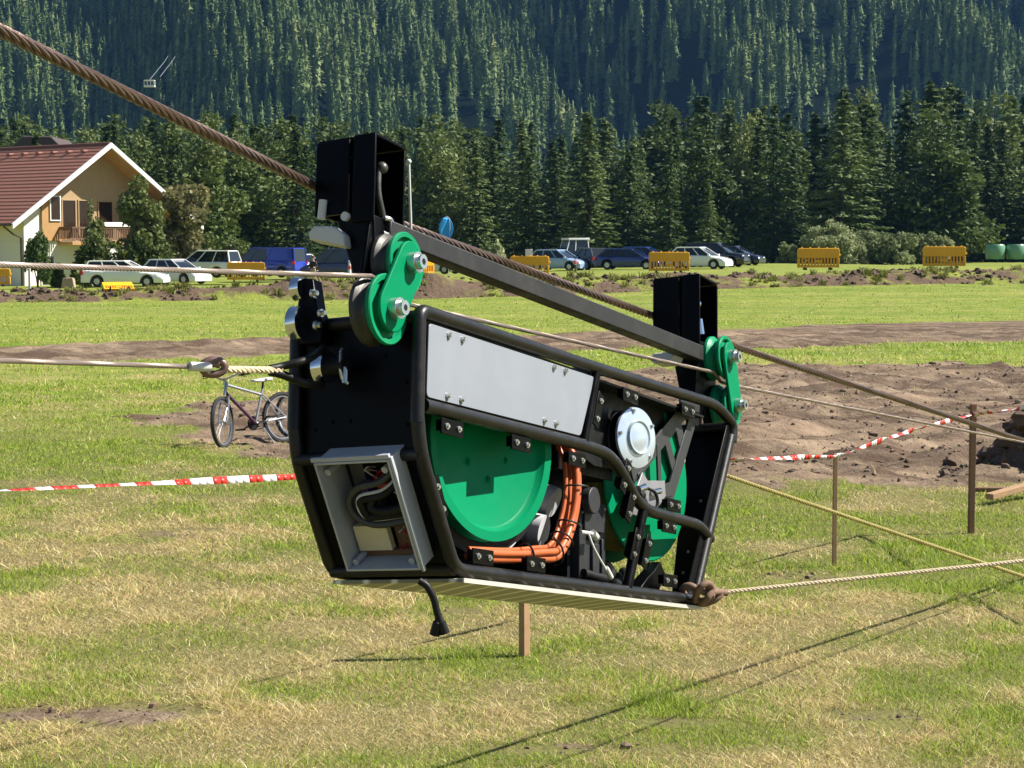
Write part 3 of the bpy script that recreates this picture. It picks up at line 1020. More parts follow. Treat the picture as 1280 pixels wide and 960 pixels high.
tag(fo, "dense spruce forest covering the mountainside", None, None, "stuff")


# ------------------------------------------------------------------ bushes, garden trees
def bush(name, px, ytop, ybase, wpx, depth, n, size, m, label, group=None, seed=1, shape="round", trunk=True, cat="bush"):
    rg = np.random.default_rng(seed)
    x = (px - CX) / FPX * depth
    z0 = ground_z(x, depth) - 0.05
    H = P(px, ytop, depth).z - z0
    Wd = wpx / FPX * depth
    lob = []
    if shape == "round":
        for _ in range(14):
            a = rg.uniform(0, 6.28); q = rg.uniform(0.15, 0.62) * Wd / 2
            hh = rg.uniform(0.22, 0.74) * H
            s = rg.uniform(0.28, 0.45)
            lob.append((q * math.cos(a), q * math.sin(a) * 0.8, hh, s * Wd * 0.6, s * Wd * 0.55, s * H * 0.55))
    elif shape == "upright":
        for _ in range(16):
            a = rg.uniform(0, 6.28); hh = rg.uniform(0.12, 0.9) * H
            q = rg.uniform(0.0, 0.55) * Wd / 2 * (1.1 - hh / H)
            s = (1.15 - hh / H) * rg.uniform(0.5, 0.9)
            lob.append((q * math.cos(a), q * math.sin(a), hh, s * Wd * 0.33, s * Wd * 0.33, H * 0.13))
    elif shape == "fluffy":
        for _ in range(34):
            a = rg.uniform(0, 6.28); q = math.sqrt(rg.uniform(0.0, 0.8))
            hh = rg.uniform(0.10, 0.88 - 0.45 * q * q) * H
            s = rg.uniform(0.10, 0.20)
            lob.append((q * Wd / 2 * math.cos(a), q * Wd / 2 * math.sin(a), hh, s * Wd, s * Wd, rg.uniform(0.10, 0.2) * H))
    else:  # spreading open tree
        for _ in range(24):
            a = rg.uniform(0, 6.28); hh = rg.uniform(0.22, 0.93) * H
            q = rg.uniform(0.1, 0.85) * Wd / 2 * math.sqrt(max(0.1, 1 - (hh / H - 0.45) ** 2 * 2.2))
            s = rg.uniform(0.12, 0.24)
            lob.append((q * math.cos(a), q * math.sin(a), hh, s * Wd, s * Wd, s * H * 0.6))
    root = empty(name, (x, depth, z0))
    o = bpy.data.objects.new("foliage" if not trunk else "crown", card_mesh("crown", lobe_cards(rg, lob, n, size), m)); COL.objects.link(o); o.parent = root
    mb = MB()
    for j in range(5):
        a = rg.uniform(0, 6.28); q = rg.uniform(0.1, 0.35) * Wd
        mb.tube(spline([(0, 0, -0.1), (q * 0.2 * math.cos(a), q * 0.2 * math.sin(a), H * 0.25), (q * math.cos(a), q * math.sin(a), H * rg.uniform(0.55, 0.8))], 4), [0.03 * H * 0.4 * t for t in np.linspace(1, 0.25, 9)], 6)
    mb.build("trunk" if trunk else "stem", BARK, root)
    tag(root, label, cat, group)
    return root


WB = "pale willow bushes along the edge of the forest"
bush("willow_bush", 985, 298, 326, 34, 165, 2400, 0.15, WILLOW, "small pale willow bush left of the broad willow", WB, 11, "fluffy", False)
bush("willow_bush", 1036, 273, 326, 66, 164, 6500, 0.15, WILLOW, "broad pale willow bush behind the third barrier from the right edge", WB, 12, "fluffy", False)
bush("willow_bush", 1075, 280, 326, 50, 167, 4500, 0.15, WILLOW, "pale willow bush between the two broadest willows", WB, 13, "fluffy", False)
bush("willow_bush", 1115, 280, 325, 58, 163, 5500, 0.15, WILLOW, "round pale willow bush with darker foot, right of centre of the row", WB, 14, "fluffy", False)
bush("willow_bush", 1166, 283, 323, 52, 168, 4000, 0.15, WILLOW, "darker willow bush behind the barrier nearest the hay bales", WB, 15, "fluffy", False)
bush("willow_bush", 620, 300, 330, 46, 150, 1500, 0.2, WILLOW, "thin pale bush at the forest edge behind the steel rope", WB, 16, "upright", False)

bush("dark_conifer", 48, 283, 330, 40, 108, 2600, 0.13, SPRUCE, "dense dark rounded conifer before the white house wall", None, 21, "round", True, "tree")
bush("garden_spruce", 118, 250, 332, 66, 111, 3000, 0.15, GARDENOLIVE, "pointed green garden conifer before the balcony", None, 22, "upright", True, "tree")
bush("garden_tree", 180, 226, 332, 62, 113, 4600, 0.16, GARDENOLIVE, "light olive green garden tree at the house gable", None, 23, "open", True, "tree")
bush("garden_tree", 226, 226, 332, 92, 122, 6000, 0.18, SHRUBBROWN, "spreading garden tree with reddish brown leaves beside the house", None, 24, "open", True, "tree")
HG = "green garden shrubs between the house and the parked cars"
for px, yt, w, sd, lab in ((112, 302, 50, 31, "low green garden shrub in front of the pointed conifer"), (150, 296, 56, 32, "green garden shrub below the white balcony wall"), (200, 292, 66, 33, "wide green garden shrub under the reddish tree"), (252, 284, 56, 34, "rounded green garden shrub right of the reddish tree"), (296, 296, 56, 35, "bright green garden shrub behind the blue van"), (70, 325, 30, 36, "small low green shrub beside the white post")):
    bush("garden_shrub", px, yt, 335, w, 138 if px > 220 else 110 + sd % 5, 1500, 0.15, SHRUBGREEN, lab, HG, sd, "round", False)
# ================================================================== THE ROPE SHUTTLE
YAW, PITCH, ROLL = R(60.9), R(12.6), R(5.8)
U = Vector((math.cos(YAW) * math.cos(PITCH), math.sin(YAW) * math.cos(PITCH), -math.sin(PITCH)))
_W0 = Vector((-math.sin(YAW), math.cos(YAW), 0))
_V0 = U.cross(_W0)
V = _V0 * math.cos(ROLL) + _W0 * math.sin(ROLL)
W = _W0 * math.cos(ROLL) - _V0 * math.sin(ROLL)
ORG = Vector((-0.2711, 5.0, CAM_Z - 0.8944))
SM = Matrix(((U.x, W.x, V.x, ORG.x), (U.y, W.y, V.y, ORG.y), (U.z, W.z, V.z, ORG.z), (0, 0, 0, 1)))   # local x = along, y = inwards, z = up


def S(u, w, v):
    return SM @ Vector((u, w, v))


shuttle = bpy.data.objects.new("cable_shuttle", None)
COL.objects.link(shuttle)
shuttle.matrix_world = SM
tag(shuttle, "black framed cable car machine with green wheels hanging from the thick steel rope", "cable shuttle")
WD = 0.415
TR = 0.0205


def FW(axis_tilt=0.0, c=(0, 0, 0)):
    """matrix whose local +z is the inward (+w) direction, at c"""
    return Matrix.Translation(c) @ Matrix.Rotation(axis_tilt, 4, "Z") @ Matrix.Rotation(-math.pi / 2, 4, "X")


def bolt(mb, c, r=0.010, h=0.010, d=(0, -1, 0), mi=0):
    c = Vector(c); d = Vector(d).normalized()
    mb.mark()
    mb.tube([c, c + d * h * 0.45], r, 14, mi=mi)
    mb.tube([c + d * h * 0.4, c + d * h], r * 0.62, 6, mi=mi)


# ---- tubular frame
NEAR = [(0.0, 0.718), (0.022, 0.315), (0.222, 0.006)]
fr = MB()
for w in (0.0, WD):
    loop = [(0.0, w, 0.40), (-0.004, w, 0.718), (1.2, w, 0.738), (2.20, w, 0.765), (2.375, w, 0.712), (2.36, w, 0.64)]
    fr.tube(fillet(loop, [0, 0.03, 0.3, 0.12, 0.06, 0]), TR, 14)
    fr.tube(fillet([(0.0, w, 0.42), (0.022, w, 0.315), (0.222, w, 0.006), (0.6, w, 0.006)], [0, 0.10, 0.05, 0]), TR, 14)
    fr.tube([(0.5, w, 0.006), (1.97, w, 0.006)], TR, 14)
    fr.tube(fillet([(2.345, w, 0.66), (1.975, w, 0.006), (1.9, w, 0.006)], [0, 0.03, 0]), TR, 12)
for p in ((-0.004, 0.70), (0.022, 0.315), (0.222, 0.006), (1.0, 0.006), (1.965, 0.006), (2.36, 0.70), (1.2, 0.738)):
    fr.tube([(p[0], 0, p[1]), (p[0], WD, p[1])], TR * 0.92, 10)
fr.build("frame", BLACKTUBE, shuttle)
rail = MB()
rail.tube(fillet([(0.03, 0, 0.452), (1.10, 0, 0.466), (1.27, 0, 0.455), (1.475, 0, 0.318), (1.58, 0, 0.296), (2.03, 0, 0.286), (2.135, 0, 0.240)], [0, 0.2, 0.09, 0.07, 0.09, 0.07, 0]), TR * 1.02, 14)
rail.build("side_rail", BLACKTUBE, shuttle)
st = MB()
st.tube([(1.138, 0, 0.728), (1.045, 0, 0.464)], 0.0175, 12)
st.build("strut", BLACK, shuttle)
st = MB()
st.tube([(1.528, 0, 0.30), (1.392, 0, 0.012)], 0.0185, 12)
st.build("strut", BLACK, shuttle)

# ---- far end plate
ep = MB()
Pq = lambda u, w, v: Vector((u, w, v))
a0, a1 = Pq(2.372, 0.0, 0.69), Pq(2.372, 0.19, 0.69)
b0, b1 = Pq(1.968, 0.0, 0.012), Pq(1.968, 0.085, 0.012)
off = Vector((0.014, 0, -0.008))
ep.hexa([a0, a1, b1, b0, a0 + off, a1 + off, b1 + off, b0 + off])
offw = Vector((-0.055, 0, 0.02))
ep.hexa([a0, a0 + Vector((0, 0.006, 0)), b0 + Vector((0, 0.006, 0)), b0, a0 + offw, a0 + offw + Vector((0, 0.006, 0)), b0 + offw + Vector((0, 0.006, 0)), b0 + offw])
end_plate = ep.build("end_plate", BLACK, shuttle, 0.002)
bb = MB()
nrm = Vector((-0.86, 0, 0.5))
for t in (0.1, 0.2, 0.42, 0.55, 0.72, 0.84):
    p = a0.lerp(b0, t) + Vector((0, 0.02, 0)) + nrm * 0.002
    bolt(bb, p, 0.007, 0.008, nrm)
    if t > 0.3: bolt(bb, a0.lerp(b0, t + 0.02) + Vector((0, 0.06, 0)) + nrm * 0.002, 0.006, 0.007, nrm)
bb.build("bolt", ZINC, end_plate)

# ---- near end: closed panel above, sloping panel with the electronics box below
pn = MB()
pn.hexa([Pq(0.004, 0.0, 0.70), Pq(0.004, WD, 0.70), Pq(0.028, WD, 0.32), Pq(0.028, 0, 0.32), Pq(0.012, 0, 0.70), Pq(0.012, WD, 0.70), Pq(0.036, WD, 0.32), Pq(0.036, 0, 0.32)])
end_panel = pn.build("end_panel", BLACK, shuttle, 0.001)
pb = MB()
for w, v in ((0.36, 0.60), (0.30, 0.42), (0.24, 0.42), (0.12, 0.60), (0.05, 0.52), (0.05, 0.40), (0.20, 0.66), (0.36, 0.40)):
    bolt(pb, (0.004 + (0.70 - v) * 0.063, w, v), 0.008, 0.006, (-1, 0, -0.06))
pb.build("bolt", BLACK, end_panel)
sl_dir = Vector((0.20, 0, -0.309)).normalized(); sl_n = Vector((-0.309, 0, -0.20)).normalized()


def SL(t, w, o):
    return Vector((0.022, 0, 0.315)) + sl_dir * t + sl_n * o + Vector((0, w, 0))


def slbox(mb, t0, t1, w0, w1, o0, o1, mi=0):
    mb.hexa([SL(t0, w0, o0), SL(t1, w0, o0), SL(t1, w1, o0), SL(t0, w1, o0), SL(t0, w0, o1), SL(t1, w0, o1), SL(t1, w1, o1), SL(t0, w1, o1)], mi)


lp = MB()
slbox(lp, 0.0, 0.368, 0.0, 0.054, -0.008, 0.0); slbox(lp, 0.0, 0.368, 0.308, WD, -0.008, 0.0)
slbox(lp, 0.328, 0.368, 0.055, 0.307, -0.008, 0.0); slbox(lp, 0.001, 0.006, 0.055, 0.307, -0.008, -0.001)
lp.build("lower_end_panel", BLACK, shuttle, 0.001)
eb = MB()
T0, T1, W0_, W1_ = -0.022, 0.326, 0.056, 0.306
OB = 0.078
th = 0.007
slbox(eb, T0, T1, W0_, W0_ + th, -0.06, OB); slbox(eb, T0, T1, W1_ - th, W1_, -0.06, OB)
slbox(eb, T0, T0 + th, W0_ + th, W1_ - th, -0.06, OB); slbox(eb, T1 - th, T1, W0_ + th, W1_ - th, -0.06, OB)
slbox(eb, T0 - 0.006, T1 + 0.006, W0_ - 0.009, W0_ - 0.001, OB - 0.014, OB - 0.002)
slbox(eb, T0 - 0.014, T0 - 0.001, W0_ - 0.002, W1_ + 0.008, OB - 0.014, OB - 0.002)
for t, w in ((0.02, 0.285), (0.02, 0.095), (0.31, 0.285), (0.31, 0.095)):
    eb.tube([SL(t, w, -0.05), SL(t, w, 0.054)], 0.010, 12)
ebox = eb.build("electronics_box", ENCLOSURE, shuttle, 0.0015)
ib = MB()
slbox(ib, T0 + th, T1 - th, W0_ + th, W1_ - th, -0.0655, -0.0605)
ib.build("back_plate", MATTEBLACK, ebox)
cd = MB()
slbox(cd, 0.215, 0.295, 0.176, 0.288, -0.01, 0.012)
cd.build("paper_label", CREAM, ebox, 0.001)
wd = MB(); slbox(wd, 0.222, 0.318, 0.085, 0.172, -0.055, -0.02); slbox(wd, 0.300, 0.320, 0.10, 0.29, -0.05, 0.0)
wd.build("terminal_strip", WOODDARK, ebox)
for k, (dt, rr, m) in enumerate(((0.0, 0.011, PLATEGREY), (0.026, 0.0055, GREYPLASTIC), (0.040, 0.012, MATTEBLACK))):
    q = MB()
    q.tube(spline([SL(0.045 + dt, 0.10, -0.02), SL(0.075 + dt, 0.15, 0.012), SL(0.085 + dt, 0.22, 0.024), SL(0.125 + dt * 0.6, 0.262 - dt, 0.028), SL(0.175, 0.255 - dt, 0.026), SL(0.205 - dt * 0.6, 0.20, 0.022), SL(0.205 - dt * 0.6, 0.12, 0.006), SL(0.2 - dt * 0.5, 0.09, -0.02)], 8), rr, 10)
    q.build("cable", m, ebox)
q = MB(); q.tube(spline([SL(0.12, 0.19, 0.0), SL(0.155, 0.20, 0.016), SL(0.168, 0.15, 0.016), SL(0.16, 0.09, 0.0)], 8), 0.016, 10)
q.build("cable", MATTEBLACK, ebox)
q = MB(); slbox(q, 0.085, 0.12, 0.14, 0.17, -0.03, 0.005); slbox(q, 0.06, 0.085, 0.135, 0.15, -0.03, 0.0); q.build("connector", RED, ebox, 0.002)
q = MB(); slbox(q, 0.085, 0.115, 0.205, 0.228, -0.03, 0.002); q.build("connector", PURPLE, ebox, 0.002)
q = MB(); slbox(q, 0.03, 0.10, 0.215, 0.262, -0.06, -0.02); slbox(q, 0.03, 0.11, 0.09, 0.13, -0.06, -0.025); slbox(q, 0.12, 0.2, 0.19, 0.28, -0.06, -0.03); q.build("relay_block", PLATEGREY, ebox, 0.003)
wr = MB()
rw = random.Random(8)
for k in range(16):
    t, w = rw.uniform(0.03, 0.13), rw.uniform(0.09, 0.19)
    wr.tube(spline([SL(t, w, -0.04), SL(t + rw.uniform(-0.02, 0.02), w + rw.uniform(-0.02, 0.02), rw.uniform(-0.01, 0.014)), SL(t + rw.uniform(0.01, 0.06), w + rw.uniform(-0.04, 0.05), -0.04)], 5), 0.0022, 6, mi=k % 3)
for k in range(8):
    t, w = rw.uniform(0.225, 0.29), rw.uniform(0.09, 0.15)
    wr.tube(spline([SL(t, w, -0.03), SL(t + 0.01, w + rw.uniform(-0.02, 0.02), rw.uniform(-0.01, 0.012)), SL(t + rw.uniform(0.01, 0.04), w + 0.02, -0.03)], 5), 0.0022, 6, mi=(k + 1) % 3)
wr.build("wiring", [GREYPLASTIC, RED, WOODDARK], ebox)

# ---- bottom plate
bp = MB()
bp.box((0.226, -0.026, -0.030), (1.985, WD, -0.019))

def tread_material():
    t = NT("ribbed_aluminium_plate")
    sp = t.n("ShaderNodeSeparateXYZ"); t.l(t.coord("Object"), sp.inputs[0])
    a = t.math("PINGPONG", t.math("ADD", t.math("MULTIPLY", sp.outputs[0], 0.663), t.math("MULTIPLY", sp.outputs[1], -0.748)), 0.0365)
    h = t.ramp(t.math("MULTIPLY", a, 27.4), [(0.10, 1.0), (0.34, 0.0)])
    c = t.mix(h, (0.22, 0.20, 0.13), (0.74, 0.72, 0.60))
    return t.done(t.bsdf(c, 0.42, 0.35, t.bump(h, 0.7, 0.006)).outputs[0])


bplate = bp.build("bottom_plate", tread_material(), shuttle, 0.0015)
q = MB(); q.box((0.226, -0.032, -0.031), (1.986, -0.027, -0.018)); q.build("sunlit_edge_strip", mat("sunlit_edge_aluminium", (0.62, 0.60, 0.54), 0.4, 0.3, 0.1, 20), bplate)  # pale strip paints the plate's sunlit front lip as an even white line

# ---- inside: back skin and dark bulkheads, plus an added shade plate
bk = MB()
bk.hexa([Pq(0.03, WD - 0.012, 0.70), Pq(1.55, WD - 0.012, 0.72), Pq(1.45, WD - 0.012, 0.02), Pq(0.24, WD - 0.012, 0.02), Pq(0.03, WD - 0.004, 0.70), Pq(1.55, WD - 0.004, 0.72), Pq(1.45, WD - 0.004, 0.02), Pq(0.24, WD - 0.004, 0.02)])
bk.build("back_panel", MATTEBLACK, shuttle)
bk = MB()
bk.box((0.02, 0.01, 0.700), (2.1, WD - 0.02, 0.708)); bk.box((0.24, 0.02, 0.022), (1.9, WD - 0.02, 0.030))
bk.box((1.14, 0.10, 0.04), (1.16, WD - 0.02, 0.69)); bk.box((1.10, 0.12, 0.40), (1.9, WD - 0.02, 0.69))
bk.prism([(1.165, 0.695), (2.08, 0.715), (1.96, 0.62), (1.78, 0.50), (1.70, 0.44), (1.30, 0.43), (1.165, 0.46)], 0.006, "y", 0.082)  # black plate added to keep the spool's upper part dark, in place of shade
bk.build("bulkhead_and_shade_plate", MATTEBLACK, shuttle)

# ---- grey side panel
sp_ = MB()


def round_poly(pts, r, n=5):
    out = []
    m = len(pts)
    for i in range(m):
        p = Vector((*pts[i], 0)); a = Vector((*pts[i - 1], 0)) - p; b = Vector((*pts[(i + 1) % m], 0)) - p
        p0 = p + a.normalized() * r; p1 = p + b.normalized() * r
        for k in range(n + 1):
            t = k / n
            q = p0 * (1 - t) ** 2 + p * (2 * t * (1 - t)) + p1 * t * t
            out.append((q.x, q.y))
    return out


sp_.prism(round_poly([(0.045, 0.690), (1.118, 0.703), (1.020, 0.492), (0.042, 0.478)], 0.018), 0.006, "y", -0.004)
side_panel = sp_.build("side_panel", SILVER, shuttle, 0.0012)
bl = MB()
for u, v in ((0.155, 0.675), (0.235, 0.676), (0.82, 0.688), (0.90, 0.689), (0.155, 0.497), (0.235, 0.498), (0.76, 0.508), (0.84, 0.509)):
    bolt(bl, (u, -0.004, v), 0.010, 0.012)
bl.build("bolt", ZINC, side_panel)
bkp = MB(); bkp.box((0.03, 0.004, 0.468), (1.09, 0.010, 0.71)); bkp.build("panel_backing", BLACK, side_panel)

# ---- big green drum
DC = (0.565, -0.008, 0.418)
DT = R(-9)
dr = MB()
dr.lathe([(0.0, 0.112), (0.255, 0.112), (0.262, 0.108), (0.272, 0.088), (0.302, 0.086), (0.304, 0.094), (0.304, 0.13), (0.29, 0.132), (0.29, 0.20), (0.304, 0.202), (0.304, 0.24), (0.0, 0.24)], 72, FW(DT, DC))
drum = dr.build("drive_drum", GREEN, shuttle)
db = MB()
for k in range(6):
    a = k * math.pi / 3 + 0.4
    bolt(db, FW(DT, DC) @ Vector((0.11 * math.cos(a), 0.11 * math.sin(a), 0.1115)), 0.012, 0.008, FW(DT, DC).to_3x3() @ Vector((0, 0, -1)))
db.mark(); db.tube([FW(DT, DC) @ Vector((0, -0.13, 0.1125)), FW(DT, DC) @ Vector((0, -0.13, 0.105))], 0.03, 20)
db.build("bolt", GREEN, drum)
tb = MB(); tb.lathe([(0.306, 0.125), (0.345, 0.13), (0.345, 0.22), (0.306, 0.225)], 60, FW(DT, DC), close=True)
tb.build("drum_tyre", MATTEBLACK, drum)
sh = MB(); sh.lathe([(0.350, 0.10), (0.353, 0.10), (0.353, 0.30), (0.350, 0.30)], 30, FW(0, DC), a0=R(-5 + 30), a1=R(100), close=True)
sh.build("drum_guard", GREYPLASTIC, drum)

# ---- grey hose elbows behind the drum
for pts, r in (([(1.03, 0.30, 0.42), (1.055, 0.26, 0.36), (1.075, 0.20, 0.315), (1.085, 0.13, 0.285)], 0.046), ([(0.86, 0.34, 0.33), (0.95, 0.30, 0.25), (1.0, 0.22, 0.205), (1.015, 0.13, 0.185)], 0.047)):
    hs_ = MB()
    q = spline(pts, 6)
    hs_.tube(q, r, 20)
    d = (q[-1] - q[-2]).normalized()
    hs_.tube([q[-1] - d * 0.035, q[-1] + d * 0.006], r + 0.006, 24)
    hs_.build("hose_elbow", GREYPLASTIC, shuttle)

# ---- orange cables
for k, (du, dw, r) in enumerate(((0.0, 0.0, 0.0115), (0.029, 0.01, 0.0125), (0.016, 0.034, 0.011), (-0.020, 0.03, 0.008))):
    oc = MB()
    oc.tube(spline([(1.085 + du, 0.09 + dw, 0.50), (1.085 + du, 0.05 + dw, 0.42), (1.07 + du, 0.035 + dw, 0.31), (1.03 + du * 0.9, 0.035 + dw, 0.20 - du * 0.4), (0.945 + du * 0.4, 0.03 + dw, 0.118 - du * 0.7), (0.82, 0.03 + dw, 0.098 - du * 0.7), (0.66, 0.035 + dw, 0.082 - du * 0.6), (0.44, 0.05 + dw, 0.07 - du * 0.6)], 10), r, 12)
    c_ = oc.build("orange_cable", ORANGE, shuttle)
    if k == 1:
        ct = MB()
        for p, t in (((1.09, 0.045, 0.335), (0, 0, 1)), ((1.045, 0.05, 0.205), (0.3, 0, 1)), ((1.0, 0.05, 0.15), (0.6, 0, 0.8)), ((0.93, 0.045, 0.105), (1, 0, 0.3)), ((0.74, 0.05, 0.078), (1, 0, 0.1))):
            t = Vector(t).normalized()
            x_ = t.cross(Vector((0, 1, 0))).normalized(); y_ = t.cross(x_)
            p = Vector(p); ct.mark()
            ct.tube([p + x_ * 0.044 * math.cos(a) + y_ * 0.036 * math.sin(a) for a in np.linspace(0, 6.283, 17)[:-1]], 0.0035, 6, closed=True)
        ct.build("cable_tie", MATTEBLACK, c_)

# ---- dark drive module with white connector lead
md = MB()
md.box((1.17, 0.07, 0.035), (1.37, 0.20, 0.30)); md.box((1.19, 0.06, 0.20), (1.34, 0.069, 0.285)); md.box((1.25, 0.058, 0.06), (1.30, 0.069, 0.16)); md.box((1.32, 0.058, 0.06), (1.335, 0.069, 0.18)); md.box((1.22, 0.055, 0.17), (1.29, 0.069, 0.19))
md.lathe([(0, 0), (0.045, 0), (0.045, 0.03), (0, 0.03)], 24, FW(0, (1.21, 0.035, 0.30)))
mod = md.build("drive_module", mat("charcoal_module", (0.022, 0.023, 0.026), 0.5, 0, 0.2, 14), shuttle, 0.003)
mb2 = MB()
for u, v in ((1.185, 0.045), (1.355, 0.045), (1.355, 0.285), (1.185, 0.26)): bolt(mb2, (u, 0.069, v), 0.006, 0.005)
mb2.build("bolt", ZINC, mod)
wl = MB()
wl.tube(spline([(1.10, 0.03, 0.185), (1.15, 0.02, 0.185), (1.185, 0.03, 0.182)], 5), 0.006, 8)
wl.tube([(1.165, 0.02, 0.186), (1.22, 0.035, 0.178)], 0.013, 12)
wl.tube(spline([(1.125, 0.015, 0.18), (1.14, 0.005, 0.14), (1.19, 0.0, 0.095), (1.245, 0.0, 0.062)], 6), 0.004, 8)
wl.tube([(1.225, -0.002, 0.075), (1.265, -0.002, 0.045)], 0.009, 10)
wl.build("white_lead", WHITEPLASTIC, shuttle)
hl = MB()
hl.tube(spline([(1.18, 0.06, 0.055), (1.30, 0.04, 0.045), (1.38, 0.05, 0.07), (1.42, 0.09, 0.10)], 6), 0.016, 10)
hl.tube(spline([(1.34, 0.08, 0.06), (1.50, 0.07, 0.03), (1.58, 0.08, 0.05), (1.62, 0.12, 0.09)], 6), 0.018, 10)
hl.build("black_hose", MATTEBLACK, shuttle)
ln = MB(); ln.box((1.70, 0.10, 0.03), (1.90, 0.20, 0.05)); ln.prism([(1.62, 0.03), (1.78, 0.03), (1.84, 0.09), (1.79, 0.135), (1.74, 0.10), (1.68, 0.07)], 0.05, "y", 0.05)
ln.tube([(1.60, 0.16, 0.05), (1.74, 0.16, 0.075)], 0.028, 14)
ln.build("rope_guide", BLACK, shuttle, 0.003)

# ---- rope spool
SC = (1.76, 0.0, 0.432)
so = MB()
so.lathe([(0.0, 0.095), (0.293, 0.095), (0.298, 0.099), (0.298, 0.104), (0.0, 0.108)], 64, FW(R(-6), SC))
so.lathe([(0.0, 0.255), (0.298, 0.257), (0.298, 0.265), (0.0, 0.268)], 64, FW(R(-6), SC))
spool = so.build("rope_spool", GREEN, shuttle)
co_ = MB()
prof = [(0.10, 0.11)]
for k in range(10):
    for a in np.linspace(-1.4, 1.4, 5):
        prof.append((0.245 + 0.008 * math.cos(a) * 1.4, 0.118 + k * 0.0142 + 0.0071 * math.sin(a)))
prof.append((0.10, 0.255))
co_.lathe(prof, 64, FW(R(-6), SC))
co_.build("wound_rope", YELLOWROPE, spool)

# ---- lever arm with cut-outs and grey plate
la = MB()


def bar(mb, p, q, wd, w=0.055, d=0.008):
    p = Vector((p[0], 0, p[1])); q = Vector((q[0], 0, q[1])); t = (q - p).normalized(); n_ = Vector((-t.z, 0, t.x)) * wd / 2
    mb.prism([((p + n_).x, (p + n_).z), ((q + n_).x, (q + n_).z), ((q - n_).x, (q - n_).z), ((p - n_).x, (p - n_).z)], d, "y", w)


bar(la, (2.13, 0.735), (1.86, 0.34), 0.060); bar(la, (2.05, 0.735), (1.56, 0.42), 0.062, 0.057); bar(la, (1.62, 0.445), (1.68, 0.33), 0.05, 0.053)
bar(la, (1.97, 0.66), (2.02, 0.57), 0.055, 0.0585); bar(la, (1.86, 0.60), (1.95, 0.47), 0.045, 0.0595); bar(la, (1.78, 0.56), (1.80, 0.36), 0.03, 0.054); bar(la, (1.68, 0.37), (1.90, 0.41), 0.05, 0.0515)
bar(la, (1.98, 0.745), (2.16, 0.72), 0.09, 0.0535)
larm = la.build("lever_arm", PLATEGREY, shuttle, 0.001)
gp = MB()
gp.prism([(1.55, 0.36), (1.615, 0.44), (1.66, 0.415), (1.81, 0.43), (1.82, 0.375), (1.69, 0.285), (1.50, 0.28)], 0.006, "y", 0.043)
gpl = gp.build("grey_plate", mat("bare_grey_plate", (0.34, 0.34, 0.36), 0.4, 0.5, 0.1, 14), larm, 0.001)
dv = MB()
dv.tube([(1.545, 0.03, 0.37), (1.60, 0.03, 0.385)], 0.014, 12); dv.tube([(1.68, 0.03, 0.375), (1.735, 0.03, 0.385)], 0.012, 12)
dv.build("valve", CHROME, larm)
dv = MB(); dv.tube(spline([(1.60, 0.028, 0.385), (1.66, 0.015, 0.37), (1.675, 0.012, 0.33), (1.64, 0.02, 0.29)], 6), 0.006, 8); dv.tube([(1.55, 0.032, 0.35), (1.585, 0.032, 0.356)], 0.017, 10)
dv.build("black_lead", MATTEBLACK, larm)

# ---- motor with bright cover
MC = (1.475, -0.005, 0.545)
mt = MB()
Mm = FW(R(-14), MC)
mt.lathe([(0.0, 0.02), (0.098, 0.02), (0.100, 0.05), (0.094, 0.052), (0.094, 0.062), (0.100, 0.064), (0.100, 0.10), (0.094, 0.102), (0.094, 0.112), (0.100, 0.114), (0.100, 0.19), (0.07, 0.20), (0.0, 0.20)], 48, Mm)
motor = mt.build("motor", BLACK, shuttle)
mr = MB(); mr.lathe([(0.0955, 0.052), (0.0985, 0.052), (0.0985, 0.062), (0.0955, 0.062)], 48, Mm, close=True); mr.lathe([(0.0955, 0.102), (0.0985, 0.102), (0.0985, 0.112), (0.0955, 0.112)], 48, Mm, close=True)
mr.build("motor_ring", CHROME, motor)
mc = MB(); mc.lathe([(0.0, -0.004), (0.035, -0.004), (0.042, -0.001), (0.052, -0.001), (0.057, -0.006), (0.062, 0.004), (0.088, 0.006), (0.106, 0.010), (0.108, 0.018), (0.0, 0.0195)], 56, Mm)
mcov = mc.build("motor_cover", ALUDISC, motor)
mbt = MB()
for k in range(5):
    a = R(40 + 72 * k)
    c = Mm @ Vector((0.094 * math.cos(a), 0.094 * math.sin(a), 0.008)); d = Mm.to_3x3() @ Vector((0, 0, -1))
    bolt(mbt, c, 0.008, 0.010, d)
mbt.build("bolt", ZINC, mcov)

# ---- tabs with two bolts each
for u, v, ang in ((0.180, 0.408, 0), (0.600, 0.414, 0), (0.985, 0.410, 0), (1.395, 0.680, 0), (1.905, 0.700, 0), (0.118, 0.200, -62), (0.375, 0.052, 0), (0.710, 0.052, 0), (1.142, 0.595, 68), (1.362, 0.395, 62), (1.405, 0.30, 62), (1.735, 0.255, 0), (1.775, 0.335, 0), (1.445, 0.165, 64), (1.54, 0.15, 64), (1.745, 0.062, 0)):
    tbm = MB()
    Mt = Matrix.Translation((u, -0.010, v)) @ Matrix.Rotation(-R(ang), 4, "Y")
    tbm.box((-0.062, 0.0, -0.023), (0.062, 0.006, 0.023), Mt)
    tbm.box((-0.045, 0.0055, -0.012), (0.045, 0.03, 0.020), Mt)
    tab = tbm.build("mounting_tab", BLACK, shuttle, 0.0015)
    tbb = MB()
    for s in (-0.034, 0.034):
        p = Mt @ Vector((s, 0, 0)); bolt(tbb, p, 0.0095, 0.009)
    tbb.build("bolt", ZINC, tab)

